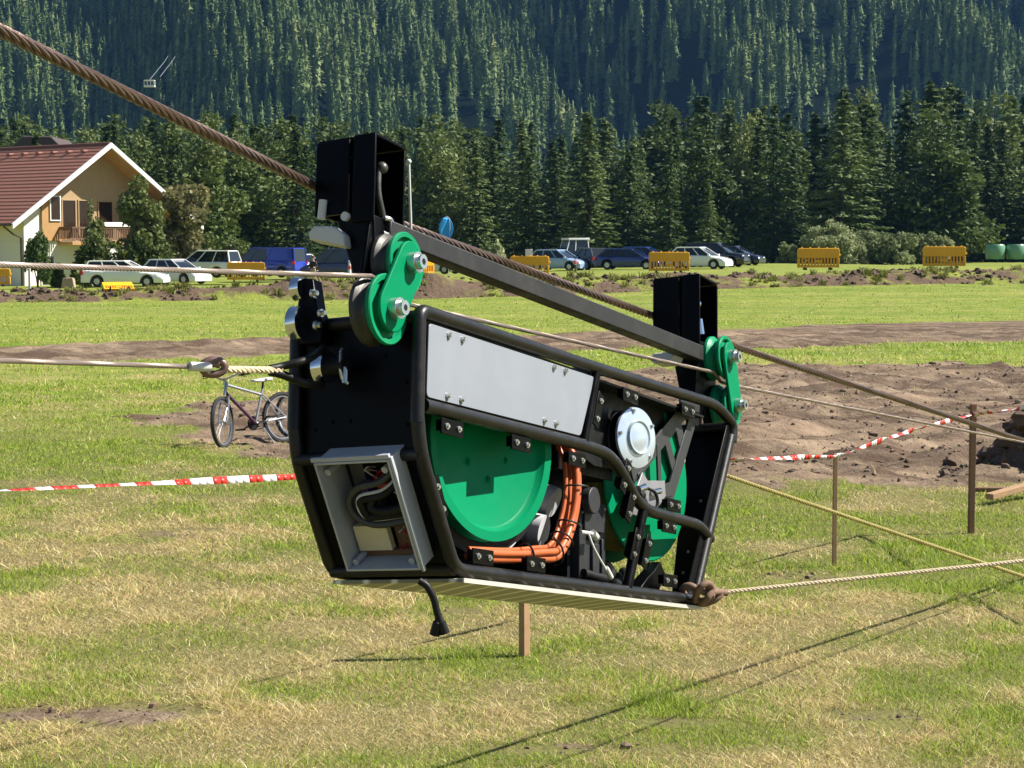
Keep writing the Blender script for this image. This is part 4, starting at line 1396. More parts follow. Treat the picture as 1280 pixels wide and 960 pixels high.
# ---- guide rollers at the near end
gb = MB()
gb.prism([(0.37, 0.835), (0.335, 0.83), (0.315, 0.735), (0.295, 0.70), (0.30, 0.64), (0.37, 0.64), (0.395, 0.70)], 0.05, "x", -0.05)
gb.box((-0.04, 0.30, 0.66), (0.0, 0.395, 0.71))
gbr = gb.build("roller_bracket", BLACK, shuttle, 0.004)


def roller(c, r, wdt, parent):
    m_ = MB()
    m_.lathe([(r * 0.4, 0), (r, 0), (r * 0.97, wdt * 0.2), (r * 0.97, wdt * 0.8), (r, wdt), (r * 0.4, wdt)], 28, FW(0, c), close=True)
    return m_.build("guide_roller", CHROME, parent)


roller((-0.045, 0.365, 0.805), 0.036, 0.03, gbr); roller((-0.055, 0.352, 0.700), 0.052, 0.035, gbr)
gbb = MB(); bolt(gbb, (-0.052, 0.334, 0.785), 0.013, 0.02); bolt(gbb, (-0.052, 0.318, 0.69), 0.014, 0.02); bolt(gbb, (-0.052, 0.305, 0.725), 0.012, 0.02)
gbb.build("bolt", ZINC, gbr)
roller((-0.055, 0.262, 0.565), 0.046, 0.035, gbr)
gx = MB(); gx.tube([(-0.055, 0.30, 0.565), (-0.055, 0.205, 0.565)], 0.026, 16); gx.tube([(-0.055, 0.206, 0.565), (-0.055, 0.195, 0.565)], 0.014, 6)
gx.build("roller_shaft", MATTEBLACK, gbr)
gs = MB()
gs.tube(spline([(-0.055, 0.222, 0.615), (-0.07, 0.215, 0.60), (-0.075, 0.212, 0.565), (-0.065, 0.212, 0.53), (-0.05, 0.2, 0.515)], 5), 0.005, 8)
gs.tube([(-0.06, 0.205, 0.56), (-0.06, 0.205, 0.515)], 0.008, 8)
gs.build("split_pin", ZINC, gbr)


# ---- hangers: hood, arm
def hanger(u0, u1, zt, zb, arm_lo, wl=0.098, wr=0.30):
    h = MB()
    t = 0.010
    wm = (wl + wr) * 0.5 - 0.02
    # two channel halves, each a web across the travel direction with flanges and a lid; open toward the side
    h.box((u0, wl, zb), (u0 + t, wm - 0.008, zt)); h.box((u0 + 0.002, wm + 0.008, zb + 0.03), (u0 + t + 0.004, wr, zt - 0.008))
    h.box((u0 + 0.016, wm - 0.0075, zb), (u0 + 0.024, wm + 0.0075, zt - 0.012))
    h.hexa([Pq(u0 + t, wl, zt - 0.010), Pq(u1, wl, zt - 0.010), Pq(u1, wr, zt - 0.010), Pq(u0 + t, wr, zt - 0.010), Pq(u0 + t, wl, zt), Pq(u1, wl, zt), Pq(u1, wr, zt), Pq(u0 + t, wr, zt)])
    h.box((u1 - t, wl, zb + 0.0), (u1, wr, zt - 0.011))
    h.box((u0 + t + 0.005, wr - 0.012, zb + 0.04), (u1 - t - 0.001, wr - 0.002, zt - 0.011))
    # tapered corner where the rope enters
    ho = h.build("hanger_hood", BLACK, shuttle, 0.003)
    a = MB()
    um = (u0 + u1) / 2
    a.hexa([Pq(u0 + 0.012, wl + 0.004, zb + 0.02), Pq(u0 + 0.095, wl + 0.004, zb + 0.02), Pq(u0 + 0.095, wr - 0.07, zb + 0.02), Pq(u0 + 0.012, wr - 0.07, zb + 0.02),
            Pq(arm_lo[0], 0.105, arm_lo[1]), Pq(arm_lo[0] + 0.09, 0.105, arm_lo[1]), Pq(arm_lo[0] + 0.09, 0.135, arm_lo[1]), Pq(arm_lo[0], 0.135, arm_lo[1])])
    a.build("hanger_arm", BLACK, ho, 0.004)
    return ho


h1 = hanger(-0.105, 0.062, 1.222, 0.965, (-0.07, 0.70))
h2 = hanger(2.268, 2.462, 1.305, 1.02, (2.22, 0.70))
q = MB()
q.tube(spline([(-0.05, 0.12, 1.128), (-0.055, 0.115, 1.06), (-0.035, 0.11, 0.995)], 6), 0.009, 10); q.ball((-0.04, 0.115, 1.135), 0.018)
q.build("release_lever", STEELWORN, h1)
q = MB()
for pts in ([(-0.045, 0.10, 0.985), (-0.02, 0.095, 0.985), (-0.01, 0.095, 0.965), (-0.02, 0.095, 0.94), (-0.05, 0.10, 0.94)],): q.tube(spline(pts, 5), 0.008, 8)
q.build("hook", ZINC, h1)
q = MB(); q.ball((2.30, 0.12, 1.19), 0.016); q.tube([(2.31, 0.115, 1.13), (2.32, 0.11, 1.07)], 0.012, 8)
q.build("release_lever", CHROME, h2)
# white sensor wedge under the near hood
q = MB()
q.prism([(0.185, 0.93), (0.215, 0.955), (0.285, 0.965), (0.305, 0.945), (0.30, 0.925), (0.18, 0.893)], 0.06, "x", -0.125)
q.tube([(-0.11, 0.27, 0.985), (-0.11, 0.265, 1.04)], 0.012, 10); q.tube([(-0.112, 0.19, 0.985), (-0.10, 0.19, 0.985)], 0.013, 12)
q.build("sensor_housing", WHITEPLASTIC, h1, 0.006)
q = MB(); q.prism([(0.13, 0.965), (0.22, 0.965), (0.24, 0.94), (0.22, 0.925), (0.15, 0.925)], 0.10, "x", 2.10)
q.build("sensor_housing", WHITEPLASTIC, h2, 0.005)
# antenna rod


# ---- cross beam between the hangers
cb = MB()
cb.hexa([Pq(-0.03, 0.086, 0.926), Pq(2.285, 0.086, 0.955), Pq(2.285, 0.142, 0.955), Pq(-0.03, 0.142, 0.926), Pq(-0.03, 0.086, 0.982), Pq(2.285, 0.086, 1.016), Pq(2.285, 0.142, 1.016), Pq(-0.03, 0.142, 0.982)])
beam = cb.build("cross_beam", BEAMGREY, shuttle, 0.004)
q = MB(); bolt(q, (0.10, 0.12, 0.985), 0.012, 0.012, (0, 0, 1)); bolt(q, (0.20, 0.12, 0.986), 0.012, 0.012, (0, 0, 1)); bolt(q, (1.42, 0.115, 1.003), 0.012, 0.012, (0, 0, 1))
q.build("bolt", ZINC, beam)


# ---- sheave pairs on their rocker plates
def sheaves(p_top, p_bot, rt, rb, back):
    k = MB()
    a, b = Vector((p_top[0], 0, p_top[1])), Vector((p_bot[0], 0, p_bot[1]))
    t = (b - a).normalized(); n_ = Vector((-t.z, 0, t.x))
    hull = []
    for i in range(13):
        an = math.pi * i / 12
        hull.append(a + (n_ * math.cos(an) - t * math.sin(an)) * rt * 0.70)
    for i in range(13):
        an = math.pi * i / 12
        hull.append(b + (-n_ * math.cos(an) + t * math.sin(an)) * rb * 0.66)
    k.prism([(p.x, p.z) for p in hull], 0.012, "y", 0.020)
    rk = k.build("sheave_rocker", GREEN, shuttle, 0.003)
    for c, r in ((a, rt), (b, rb)):
        w_ = MB()
        w_.lathe([(0.0, 0.040), (r * 0.5, 0.040), (r * 0.56, 0.046), (r * 0.80, 0.048), (r * 0.84, 0.036), (r * 0.97, 0.035), (r, 0.038), (r, 0.046), (r * 0.86, 0.060)], 44, FW(0, c))
        wh = w_.build("sheave", GREENWHEEL, rk)
        g_ = MB(); g_.lathe([(r * 0.86, 0.080), (r, 0.090), (r, 0.102), (r * 0.95, 0.105), (0.0, 0.105)], 44, FW(0, c)); g_.lathe([(r * 0.86, 0.060), (r * 0.80, 0.066), (r * 0.80, 0.074), (r * 0.86, 0.080)], 44, FW(0, c)); g_.lathe([(r * 1.002, 0.094), (r * 1.012, 0.098), (r * 1.002, 0.102)], 44, FW(0, c))
        g_.build("sheave_groove", back, rk)
        q_ = MB()
        q_.tube([c + Vector((0, 0.0195, 0)), c + Vector((0, -0.004, 0))], 0.030, 24); q_.tube([c + Vector((0, -0.003, 0)), c + Vector((0, -0.020, 0))], 0.021, 20)
        q_.build("axle_nut", ZINC, rk, 0.002)
        q_ = MB(); q_.tube([c + Vector((0, -0.0195, 0)), c + Vector((0, -0.0205, 0))], 0.010, 6)
        q_.build("socket", MATTEBLACK, rk)
    return rk


sheaves((-0.018, 0.853), (-0.108, 0.704), 0.090, 0.100, STEELWORN)
sheaves((2.402, 0.985), (2.468, 0.800), 0.088, 0.088, GREENWHEEL)
q = MB(); q.prism([(2.24, 1.02), (2.44, 1.03), (2.49, 0.76), (2.42, 0.70), (2.36, 0.72), (2.27, 0.9)], 0.012, "y", 0.108)
q.build("sheave_carrier", BLACK, shuttle, 0.002)
q = MB(); q.prism([(-0.10, 0.98), (0.055, 0.98), (0.09, 0.80), (0.03, 0.70), (-0.08, 0.66), (-0.15, 0.72)], 0.012, "y", 0.108)
q.build("sheave_carrier", BLACK, shuttle, 0.002)

# ---- antenna rod, lead hanging below
iv = SM.inverted()
q = MB(); q.tube([iv @ P(514, 296, 5.5), iv @ P(511, 203, 5.5)], 0.0042, 8); q.ball(iv @ P(511, 202, 5.5), 0.008)
q.build("antenna", WHITEPLASTIC, shuttle)
q = MB()
LD = lambda px, py, y=5.12: iv @ P(px, py, y)
q.tube(spline([LD(524, 726), LD(534, 733), LD(542, 748), LD(546, 764), LD(549, 774)], 6), 0.0105, 10)
for a, b in (((549, 771), (543, 794)), ((549, 771), (556, 792))):
    p, s_ = LD(*a), LD(*b)
    q.tube([p, p.lerp(s_, 0.25), p.lerp(s_, 0.3), s_], [0.009, 0.011, 0.014, 0.015], 10)
q.build("hanging_lead", MATTEBLACK, shuttle)

# ================================================================== ROPES


def rope_thing(name, label, pts, r, n_str, lay, m, seg=0.012, cat="rope", n=6):
    mb = MB()
    strands(mb, pts, r, n_str, lay, seg, n)
    o = mb.build(name, m)
    tag(o, label, cat)
    return o


left_end = P(0, 38, 4.05); left_end2 = left_end + (left_end - S(-0.06, 0.315, 1.092)) * 1.6
right_end = P(1280, 551, 11.6); re2 = right_end + (right_end - S(3.16, 0.315, 1.184)) * 1.2
rope_thing("steel_rope", "thick rusty twisted steel rope that carries the machine", [left_end2, left_end, S(-0.06, 0.315, 1.092), S(0.41, 0.315, 1.089), S(2.415, 0.315, 1.162), S(3.16, 0.315, 1.184), right_end, re2], 0.0158, 6, 0.22, STEELROPE, 0.014)
hl0 = P(0, 331, 3.9); hl00 = hl0 + (hl0 - S(-0.17, 0.07, 0.79)) * 2.2
hr0 = P(1280, 553, 11.0); hr00 = hr0 + (hr0 - S(2.50, 0.07, 0.895)) * 1.2
rope_thing("haul_rope", "thin pale twisted rope threaded between the green wheels", [hl00, hl0, S(-0.15, 0.07, 0.792), S(-0.06, 0.07, 0.782), S(0.06, 0.07, 0.752), S(0.15, 0.07, 0.757), S(2.34, 0.07, 0.918), S(2.42, 0.07, 0.892), S(2.50, 0.07, 0.893), hr0, hr00], 0.0068, 6, 0.07, HAULROPE, 0.006)
# pull rope with shackle and black slings
A0 = P(-60, 449, 4.3); A1 = P(262, 459, 4.78); A2 = P(352, 463, 4.98)
pull = bpy.data.objects.new("pull_rope", None); COL.objects.link(pull); pull.location = A1
tag(pull, "pale twisted rope shackled to black slings at the machine's left end", "rope")
bpy.context.view_layer.update()


def rel(o, *pts):
    return [Vector(p) - Vector(o.location) for p in pts]


mb = MB(); strands(mb, rel(pull, A0 + (A0 - A1) * 2.5, A1), 0.0068, 6, 0.065, 0.006); mb.build("rope", HAULROPE, pull)
mb = MB(); strands(mb, rel(pull, P(278, 462, 4.8), A2), 0.0105, 4, 0.07, 0.006); mb.build("spliced_sling", TANROPE, pull)
mb = MB()
mb.tube(rel(pull, P(237, 458, 4.73), P(262, 459, 4.77)), 0.0125, 14)
mb.build("ferrule", WHITEPLASTIC, pull)
mb = MB()
ctr = rel(pull, P(267, 459, 4.79))[0]
mb.tube([ctr + Vector((0.028 * math.cos(a), 0.01 * math.cos(a), 0.019 * math.sin(a))) for a in np.linspace(0, 6.283, 21)[:-1]], 0.0105, 10, closed=True)
mb.tube(rel(pull, P(262, 453, 4.79), P(275, 456, 4.79)), 0.010, 10)
mb.build("shackle", mat("brown_shackle", (0.19, 0.12, 0.10), 0.45, 0.4, 0.3, 40), pull)
mb = MB()
mb.tube(spline(rel(pull, P(338, 461, 4.95), P(352, 458, 4.98), P(385, 449, 5.02), S(-0.055, 0.285, 0.622)), 6), 0.011, 10)
mb.tube(spline(rel(pull, P(338, 465, 4.95), P(352, 468, 4.98), P(385, 480, 5.03), S(-0.06, 0.285, 0.515)), 6), 0.012, 10)
mb.build("black_sling", MATTEBLACK, pull)

# tail rope knotted to the bottom right corner
K = P(878, 742, 6.66)
tail = bpy.data.objects.new("tail_rope", None); COL.objects.link(tail); tail.location = K
tag(tail, "pale rope knotted to the machine's bottom right corner", "rope")
te = P(1280, 701, 7.0)
mb = MB(); strands(mb, rel(tail, P(900, 741, 6.68), te, te + (te - K) * 2.0), 0.0088, 3, 0.05, 0.008, 8); mb.build("rope", TANROPE, tail)
mb = MB()
kq = lambda *ps: rel(tail, *[P(x_, y_, d_) for x_, y_, d_ in ps])
mb.tube(spline(kq((858, 747, 6.66), (853, 737, 6.62), (862, 732, 6.60), (876, 739, 6.60), (890, 744, 6.62), (880, 751, 6.64), (866, 749, 6.64)), 6), 0.0125, 10)
mb.tube(spline(kq((868, 751, 6.62), (874, 736, 6.57), (884, 729, 6.58), (890, 736, 6.60), (884, 748, 6.58), (878, 754, 6.62)), 6), 0.0125, 10)
mb.tube(spline(kq((862, 752, 6.68), (880, 755, 6.66), (895, 749, 6.66), (901, 742, 6.67), (893, 737, 6.66), (884, 735, 6.64)), 6), 0.0115, 10)
mb.tube(spline(kq((888, 740, 6.62), (897, 740, 6.66), (908, 741, 6.69)), 5), 0.013, 10)
mb.build("knot", KNOTBROWN, tail)

# yellow rope paying out from the spool to the right
ye = P(1280, 721, 8.2)
rope_thing("yellow_rope", "yellow rope running from behind the machine's right end down to the lower right", [P(880, 583, 7.42), P(912, 596, 7.45), ye, ye + (ye - P(912, 596, 7.45)) * 1.7], 0.0092, 3, 0.045, YELLOWROPE, 0.008, "rope", 8)
# ================================================================== STAKES, TAPE, DIRT PILE, PLANKS


def stake(px, ybase, ytop, wpx, m, label, lean=0.0, turn=12):
    d = FPX * CAM_Z / (ybase - HOR)
    x = (px - CX) / FPX * d
    z0 = ground_z(x, d)
    H = P(px, ytop, d).z - z0
    w = wpx / FPX * d
    mb = MB()
    mb.hexa([Vector(p) for p in ((-w / 2, -w * 0.35, -0.15), (w / 2, -w * 0.35, -0.15), (w / 2, w * 0.35, -0.15), (-w / 2, w * 0.35, -0.15), (-w / 2 + lean, -w * 0.35, H), (w / 2 + lean, -w * 0.35, H), (w / 2 + lean, w * 0.35, H), (-w / 2 + lean, w * 0.35, H))])
    o = mb.build("wooden_stake", m, None, 0.003)
    o.location = (x, d, z0); o.rotation_euler = (0, 0, R(turn))
    tag(o, label, "stake", "wooden stakes holding the barrier tape")
    return Vector((x + lean, d, z0 + H))


s1 = stake(656, 823, 578, 12.5, WOOD, "pale wooden stake below the middle of the hanging machine", -0.01, 52)
s2 = stake(1047, 712, 567, 5.5, WOOD, "thin wooden stake where the red and white tape bends")
s3 = stake(1219, 669, 505, 7.5, WOODDARK, "dark brown wooden stake crossed by the steel rope")

TAPE_R = mat("red_tape_film", (0.60, 0.035, 0.02), 0.4, 0, 0.12, 9)
TAPE_W = mat("white_tape_film", (0.78, 0.76, 0.74), 0.4, 0, 0.06, 9)


def tape(mb, pts, width, period, tw0, tw1, wav=0.0):
    path = spline(pts, 40)
    L = 0
    prev = None
    for i in range(len(path) - 1):
        a, b = path[i], path[i + 1]
        t = (b - a).normalized()
        side = t.cross(Vector((0, 0, 1))).normalized()
        up = side.cross(t)
        f = i / (len(path) - 2)
        ang = tw0 + (tw1 - tw0) * f + wav * math.sin(f * 37)
        d = up * math.cos(ang) + side * math.sin(ang)
        w = width * (0.8 + 0.2 * math.sin(f * 23 + 1))
        cur = (b - d * w / 2, b + d * w / 2)
        if prev is None: prev = (a - d * w / 2, a + d * w / 2)
        mb.add([prev[0], cur[0], cur[1], prev[1]], [(0, 1, 2, 3)], True, int(L / (period / 2)) % 2)
        L += (b - a).length
        prev = cur


def merged(mb, name, mats):
    o = mb.build(name, mats)
    return o


tp = MB()
T0_ = P(0, 613, 7.6); T00 = P(-520, 640, 6.0)
m1 = T0_.lerp(s1, 0.5) - Vector((0, 0, 0.012))
tape(tp, [T00, T0_, m1, s1 - Vector((0, 0.02, 0.02))], 0.036, 0.25, 0.3, 4.5, 0.12)
tape(tp, [s1 - Vector((0, 0.02, 0.02)), s1.lerp(s2, 0.5) - Vector((0, 0, 0.02)), s2 - Vector((0, 0.02, 0.02))], 0.042, 0.17, 0.4, 7, 0.4)
tape(tp, [s2 - Vector((0, 0.02, 0.02)), s2.lerp(s3, 0.5) - Vector((0, 0, 0.035)), s3 - Vector((0, 0.02, 0.085))], 0.050, 0.17, 0.3, 12, 0.5)
s4 = P(1330, 494, 14.2)
tape(tp, [s3 - Vector((0, 0.02, 0.085)), s3.lerp(s4, 0.5) - Vector((0, 0, 0.075)), s4, s4 + (s4 - s3) * 1.6], 0.046, 0.15, 0.4, 7, 0.5)
to = merged(tp, "barrier_tape", [TAPE_W, TAPE_R])
sol = to.modifiers.new("film", "SOLIDIFY"); sol.thickness = 0.0006
tag(to, "red and white striped barrier tape strung between the stakes", "barrier tape")

# dirt pile at the right edge
pc = P(1300, 590, 19.5)
pr = np.linspace(0, 1, 60); pa = np.linspace(0, 2 * np.pi, 161)
Rr, Aa = np.meshgrid(pr, pa)
px_ = 1.35 * Rr * np.cos(Aa); py_ = 1.25 * Rr * np.sin(Aa)


def pile_z(x, y):
    r = np.hypot(x / 1.35, y / 1.25)
    return 1.0 * (1 - sstep(0, 1.05, r)) ** 0.8 * (0.75 + 0.5 * fbm(x * 1.6, y * 1.6, 3, 3)) + 0.55 * (fbm(x * 2.2, y * 2.2, 5, 6) - 0.5) * np.clip(1.1 - r, 0, 1) ** 0.5 - 0.06


pz_ = pile_z(px_, py_)
me = bpy.data.meshes.new("dirt_pile")
ii = np.arange(Rr.size).reshape(Rr.shape)
fill_mesh(me, np.stack([px_, py_, pz_], -1).reshape(-1, 3), np.stack([ii[:-1, :-1], ii[1:, :-1], ii[1:, 1:], ii[:-1, 1:]], -1).reshape(-1, 4), False)
me.materials.append(DARKSOIL)
pile = bpy.data.objects.new("dirt_pile", me); COL.objects.link(pile)
pile.location = (6.35, 20.0, ground_z(6.35, 20.0))
tag(pile, "pile of dark dug soil at the right edge of the bare ground", "dirt pile")
n = 900
a_ = RNG.uniform(0, 6.28, n); q_ = RNG.uniform(0.3, 1.25, n)
lx, ly = 6.35 + 1.3 * q_ * np.cos(a_), 20.0 + 1.2 * q_ * np.sin(a_)
lz = ground_z(6.35, 20.0) + np.maximum(pile_z(lx - 6.35, ly - 20.0), 0.0)
lr = RNG.gamma(1.5, 0.024, n) + 0.012
tag(clod_mesh(n, np.stack([lx, ly, lz], 1), lr, "pile_lumps", DARKSOIL, 12, 2), "loose lumps of soil on and around the dark pile", None, None, "stuff")


def plank(p0, p1, w, h, m, label):
    p0, p1 = Vector(p0), Vector(p1)
    d = p1 - p0
    mb = MB(); mb.box((0, -w / 2, 0), (d.length, w / 2, h))
    o = mb.build("wooden_plank", m, None, 0.004)
    o.location = p0
    o.rotation_euler = d.to_track_quat("X", "Z").to_euler()
    tag(o, label, "plank", "planks lying beside the soil pile")


gz = ground_z(4.9, 17.3)
pA = P(1237, 610, 17.2); pB = P(1300, 597, 17.6)
plank((pA.x, pA.y, gz + 0.05), (pB.x + 0.4, pB.y + 0.4, gz + 0.16), 0.09, 0.055, WOOD, "pale squared timber lying before the dark soil pile")
pA = P(1226, 598, 17.7); pB = P(1272, 601, 17.7)
plank((pA.x, 17.9, gz + 0.03), (pB.x, 17.75, gz + 0.05), 0.10, 0.04, WOODDARK, "dark weathered plank lying behind the pale timber")

# ================================================================== BICYCLES
BIKEFRAME = mat("silver_white_bike_paint", (0.34, 0.35, 0.38), 0.3, 0.3, 0.08, 10)
BIKEPURPLE = mat("purple_bike_paint", (0.085, 0.03, 0.075), 0.35, 0.2, 0.1, 10)
SADDLE = mat("pale_grey_saddle", (0.60, 0.60, 0.58), 0.5)


def bicycle(loc, rz, steer, lean, label, fm, dm):
    root = empty("bicycle", loc, rz)
    root.rotation_euler = (R(lean), 0, rz)
    r = 0.325
    FX, RX = 0.52, -0.50
    BBx, BBz = -0.06, 0.28
    ST, HT, HB = (-0.20, 0.70), (0.34, 0.80), (0.39, 0.66)

    def wheel(parent, cx):
        wm = MB(); M = Matrix.Translation((cx, 0, r)) @ Matrix.Rotation(-math.pi / 2, 4, "X")
        wm.lathe([(r - 0.05, -0.012), (r - 0.035, -0.024), (r - 0.01, -0.022), (r, 0), (r - 0.01, 0.022), (r - 0.035, 0.024), (r - 0.05, 0.012)], 44, M, close=True)
        w_ = wm.build("wheel", TYRE, parent)
        rm = MB(); rm.lathe([(r - 0.065, -0.011), (r - 0.045, -0.012), (r - 0.045, 0.012), (r - 0.065, 0.011)], 44, M, close=True)
        for k in range(24):
            a = k * math.pi / 12
            s = 0.018 if k % 2 else -0.018
            rm.tube([(cx + 0.02 * math.cos(a + 0.6), s, r + 0.02 * math.sin(a + 0.6)), (cx + (r - 0.06) * math.cos(a), 0, r + (r - 0.06) * math.sin(a))], 0.0017, 4)
        rm.tube([(cx, -0.035, r), (cx, 0.035, r)], 0.018, 10)
        rm.build("rim", RIM, w_)
        return w_

    f = MB()
    f.tube([(BBx, 0, BBz), (ST[0], 0, ST[1])], 0.016, 10); f.tube([(ST[0] + 0.02, 0, ST[1] - 0.07), (HT[0] - 0.005, 0, HT[1] - 0.02)], 0.017, 10)
    f.tube([(HT[0], 0, HT[1] + 0.02), (HB[0], 0, HB[1])], 0.021, 10)
    for s in (-1, 1):
        f.tube([(RX, s * 0.065, r), (BBx, s * 0.03, BBz)], 0.010, 8); f.tube([(RX, s * 0.065, r), (ST[0] + 0.02, s * 0.02, ST[1] - 0.06)], 0.009, 8)
    f.build("frame", fm, root)
    d = MB(); d.tube([(BBx, 0, BBz), (HB[0] - 0.012, 0, HB[1] + 0.035)], 0.021, 10); d.build("down_tube", dm, root)
    wheel(root, RX)
    # steered front end
    fe = empty("front_end", (HB[0], 0, HB[1]), R(steer)); fe.parent = root
    frk = MB()
    dx = FX - HB[0]
    for s in (-1, 1): frk.tube(spline([(0.01, s * 0.045, -0.03), (0.03, s * 0.055, -0.12), (dx, s * 0.05, r - HB[1])], 5), 0.013, 8)
    frk.cbox((0.008, 0, -0.03), (0.04, 0.12, 0.03)); frk.tube([(-0.055, 0, 0.18), (-0.02, 0, 0.06)], 0.014, 8)
    frk.build("fork", RIM, fe)
    hb = MB()
    hb.tube(spline([(-0.10, -0.30, 0.25), (-0.06, -0.16, 0.245), (0.0, -0.04, 0.20), (0.0, 0.04, 0.20), (-0.06, 0.16, 0.245), (-0.10, 0.30, 0.25)], 5), 0.012, 8); hb.tube([(-0.055, 0, 0.17), (0, 0, 0.20)], 0.016, 8)
    hb.build("handlebar", RIM, fe)
    for s in (-1, 1):
        g = MB(); g.tube([(-0.075, s * 0.20, 0.248), (-0.103, s * 0.315, 0.251)], 0.017, 8); g.tube([(-0.03, s * 0.19, 0.235), (-0.04, s * 0.29, 0.215)], 0.006, 6)
        g.build("grip", MATTEBLACK, fe)
    wm = wheel(fe, dx); wm.location = (0, 0, -HB[1])
    sd = MB()
    sd.prism([(-0.32, 0.80), (-0.32, 0.845), (-0.16, 0.835), (-0.05, 0.825), (-0.05, 0.80), (-0.18, 0.79)], 0.10, "y", -0.05)
    sd.prism([(-0.325, 0.802), (-0.325, 0.84), (-0.22, 0.838), (-0.22, 0.80)], 0.15, "y", -0.075)
    sd.build("saddle", SADDLE, root, 0.012)
    sp = MB(); sp.tube([(ST[0], 0, ST[1]), (-0.225, 0, 0.80)], 0.013, 8); sp.build("seat_post", MATTEBLACK, root)
    ck = MB()
    ck.lathe([(0.0, 0.0), (0.085, 0.0), (0.09, 0.004), (0.085, 0.008), (0.0, 0.008)], 28, Matrix.Translation((BBx, -0.05, BBz)) @ Matrix.Rotation(-math.pi / 2, 4, "X"))
    ck.tube([(BBx, -0.06, BBz), (BBx + 0.15, -0.07, BBz - 0.07)], 0.010, 8); ck.tube([(BBx, 0.06, BBz), (BBx - 0.15, 0.07, BBz + 0.07)], 0.010, 8)
    ck.lathe([(0.0, 0.0), (0.045, 0.0), (0.045, 0.012), (0.0, 0.012)], 20, Matrix.Translation((RX, -0.045, r)) @ Matrix.Rotation(-math.pi / 2, 4, "X"))
    ck.tube([(BBx, -0.047, BBz + 0.085), (RX, -0.04, r + 0.04)], 0.005, 6); ck.tube([(BBx, -0.047, BBz - 0.085), (RX + 0.03, -0.04, r - 0.09)], 0.005, 6)
    ck.build("crank", MATTEBLACK, root)
    for s, x_, z_ in ((-1, BBx + 0.15, BBz - 0.07), (1, BBx - 0.15, BBz + 0.07)):
        pd = MB(); pd.cbox((x_, s * 0.12, z_), (0.09, 0.09, 0.022)); pd.build("pedal", MATTEBLACK, root)
    kt = MB(); kt.tube([(-0.12, 0.06, 0.24), (-0.16, 0.24, 0.0)], 0.008, 6); kt.build("kickstand", RIM, root)
    tag(root, label, "bicycle")
    return root


bp_ = P(306, 553, 22.8)
bicycle((bp_.x + 0.09, 22.9, ground_z(bp_.x, 22.9) - 0.01), R(180 + 46), 30, 5, "silver and purple bicycle standing on the grass left of the machine", BIKEFRAME, BIKEPURPLE)
bicycle((bp_.x + 0.98, 23.6, ground_z(bp_.x, 23.6) - 0.01), R(180 - 14), -20, 5, "dark bicycle behind the silver one, mostly hidden by the machine", MATTEBLACK, MATTEBLACK)

# ================================================================== BARRIERS
BARRIER = mat("orange_yellow_barrier_plastic", (0.88, 0.43, 0.010), 0.45, 0, 0.10, 3, dirt=((0.40, 0.22, 0.06), 0.35))


def barrier_meshes():
    b = MB()
    L, H, D = 2.05, 1.0, 0.085
    b.prism(round_poly([(-L / 2, 0.52), (L / 2, 0.52), (L / 2, H), (-L / 2, H)], 0.12), D * 2, "y", -D)
    b.box((-L / 2 + 0.05, -D, 0.06), (L / 2 - 0.05, D, 0.19))
    for k in range(13):
        x = -L / 2 + 0.09 + k * (L - 0.18) / 12
        b.box((x - 0.033, -D * 0.9, 0.19), (x + 0.033, D * 0.9, 0.52))
    b.box((-0.20, -D * 0.95, 0.30), (0.20, D * 0.95, 0.42))
    for s in (-1, 1):
        b.box((s * L / 2 - 0.05 - (0.05 if s > 0 else -0.05), -D, 0.06), (s * L / 2 + 0.05 - (0.05 if s > 0 else -0.05), D, 0.52))
    for z in (0.62,): b.box((L / 2 - 0.001, -0.05, z), (L / 2 + 0.07, 0.05, z + 0.1))
    for k in range(5):
        x = -0.82 + k * 0.41
        b.box((x - 0.035, -0.05, H - 0.01), (x + 0.035, 0.05, H + 0.05))
    o = b.build("panel", BARRIER, None, 0.015)
    ft = MB()
    ft.box((-0.05, -0.28, -0.10), (0.05, 0.28, 0.0)); ft.box((-0.035, -0.05, -0.005), (0.035, 0.05, 0.07))
    fo_ = ft.build("foot", MATTEBLACK, None, 0.01)
    return o, fo_


bpan, bfoot = barrier_meshes()
bfirst = True


def barrier(px, ytop, ybase, depth, rz, label, tilt=0.0, z=None, s=None):
    root = empty("plastic_barrier", (0, 0, 0))
    x = (px - CX) / FPX * depth
    z0 = P(px, ybase, depth).z if z is None else z
    sc = (P(px, ytop, depth).z - z0) / 1.05 if s is None else s
    root.location = (x, depth, z0 + 0.04); root.rotation_euler = (R(tilt), 0, R(rz)); root.scale = (sc, sc, sc)
    for src, pos in ((bpan, (0, 0, 0)), (bfoot, (-0.65, 0, 0.04)), (bfoot, (0.6, 0, 0.04))):
        o = src.copy(); COL.objects.link(o); o.parent = root; o.location = pos
    tag(root, label, "barrier", "orange plastic barriers along the earth bank")
    return root


def bdep(px):
    x = 0.0
    d = 80.0
    for _ in range(6):
        x = (px - CX) / FPX * d
        d = float(bank_y(x)) + 0.9
    return d


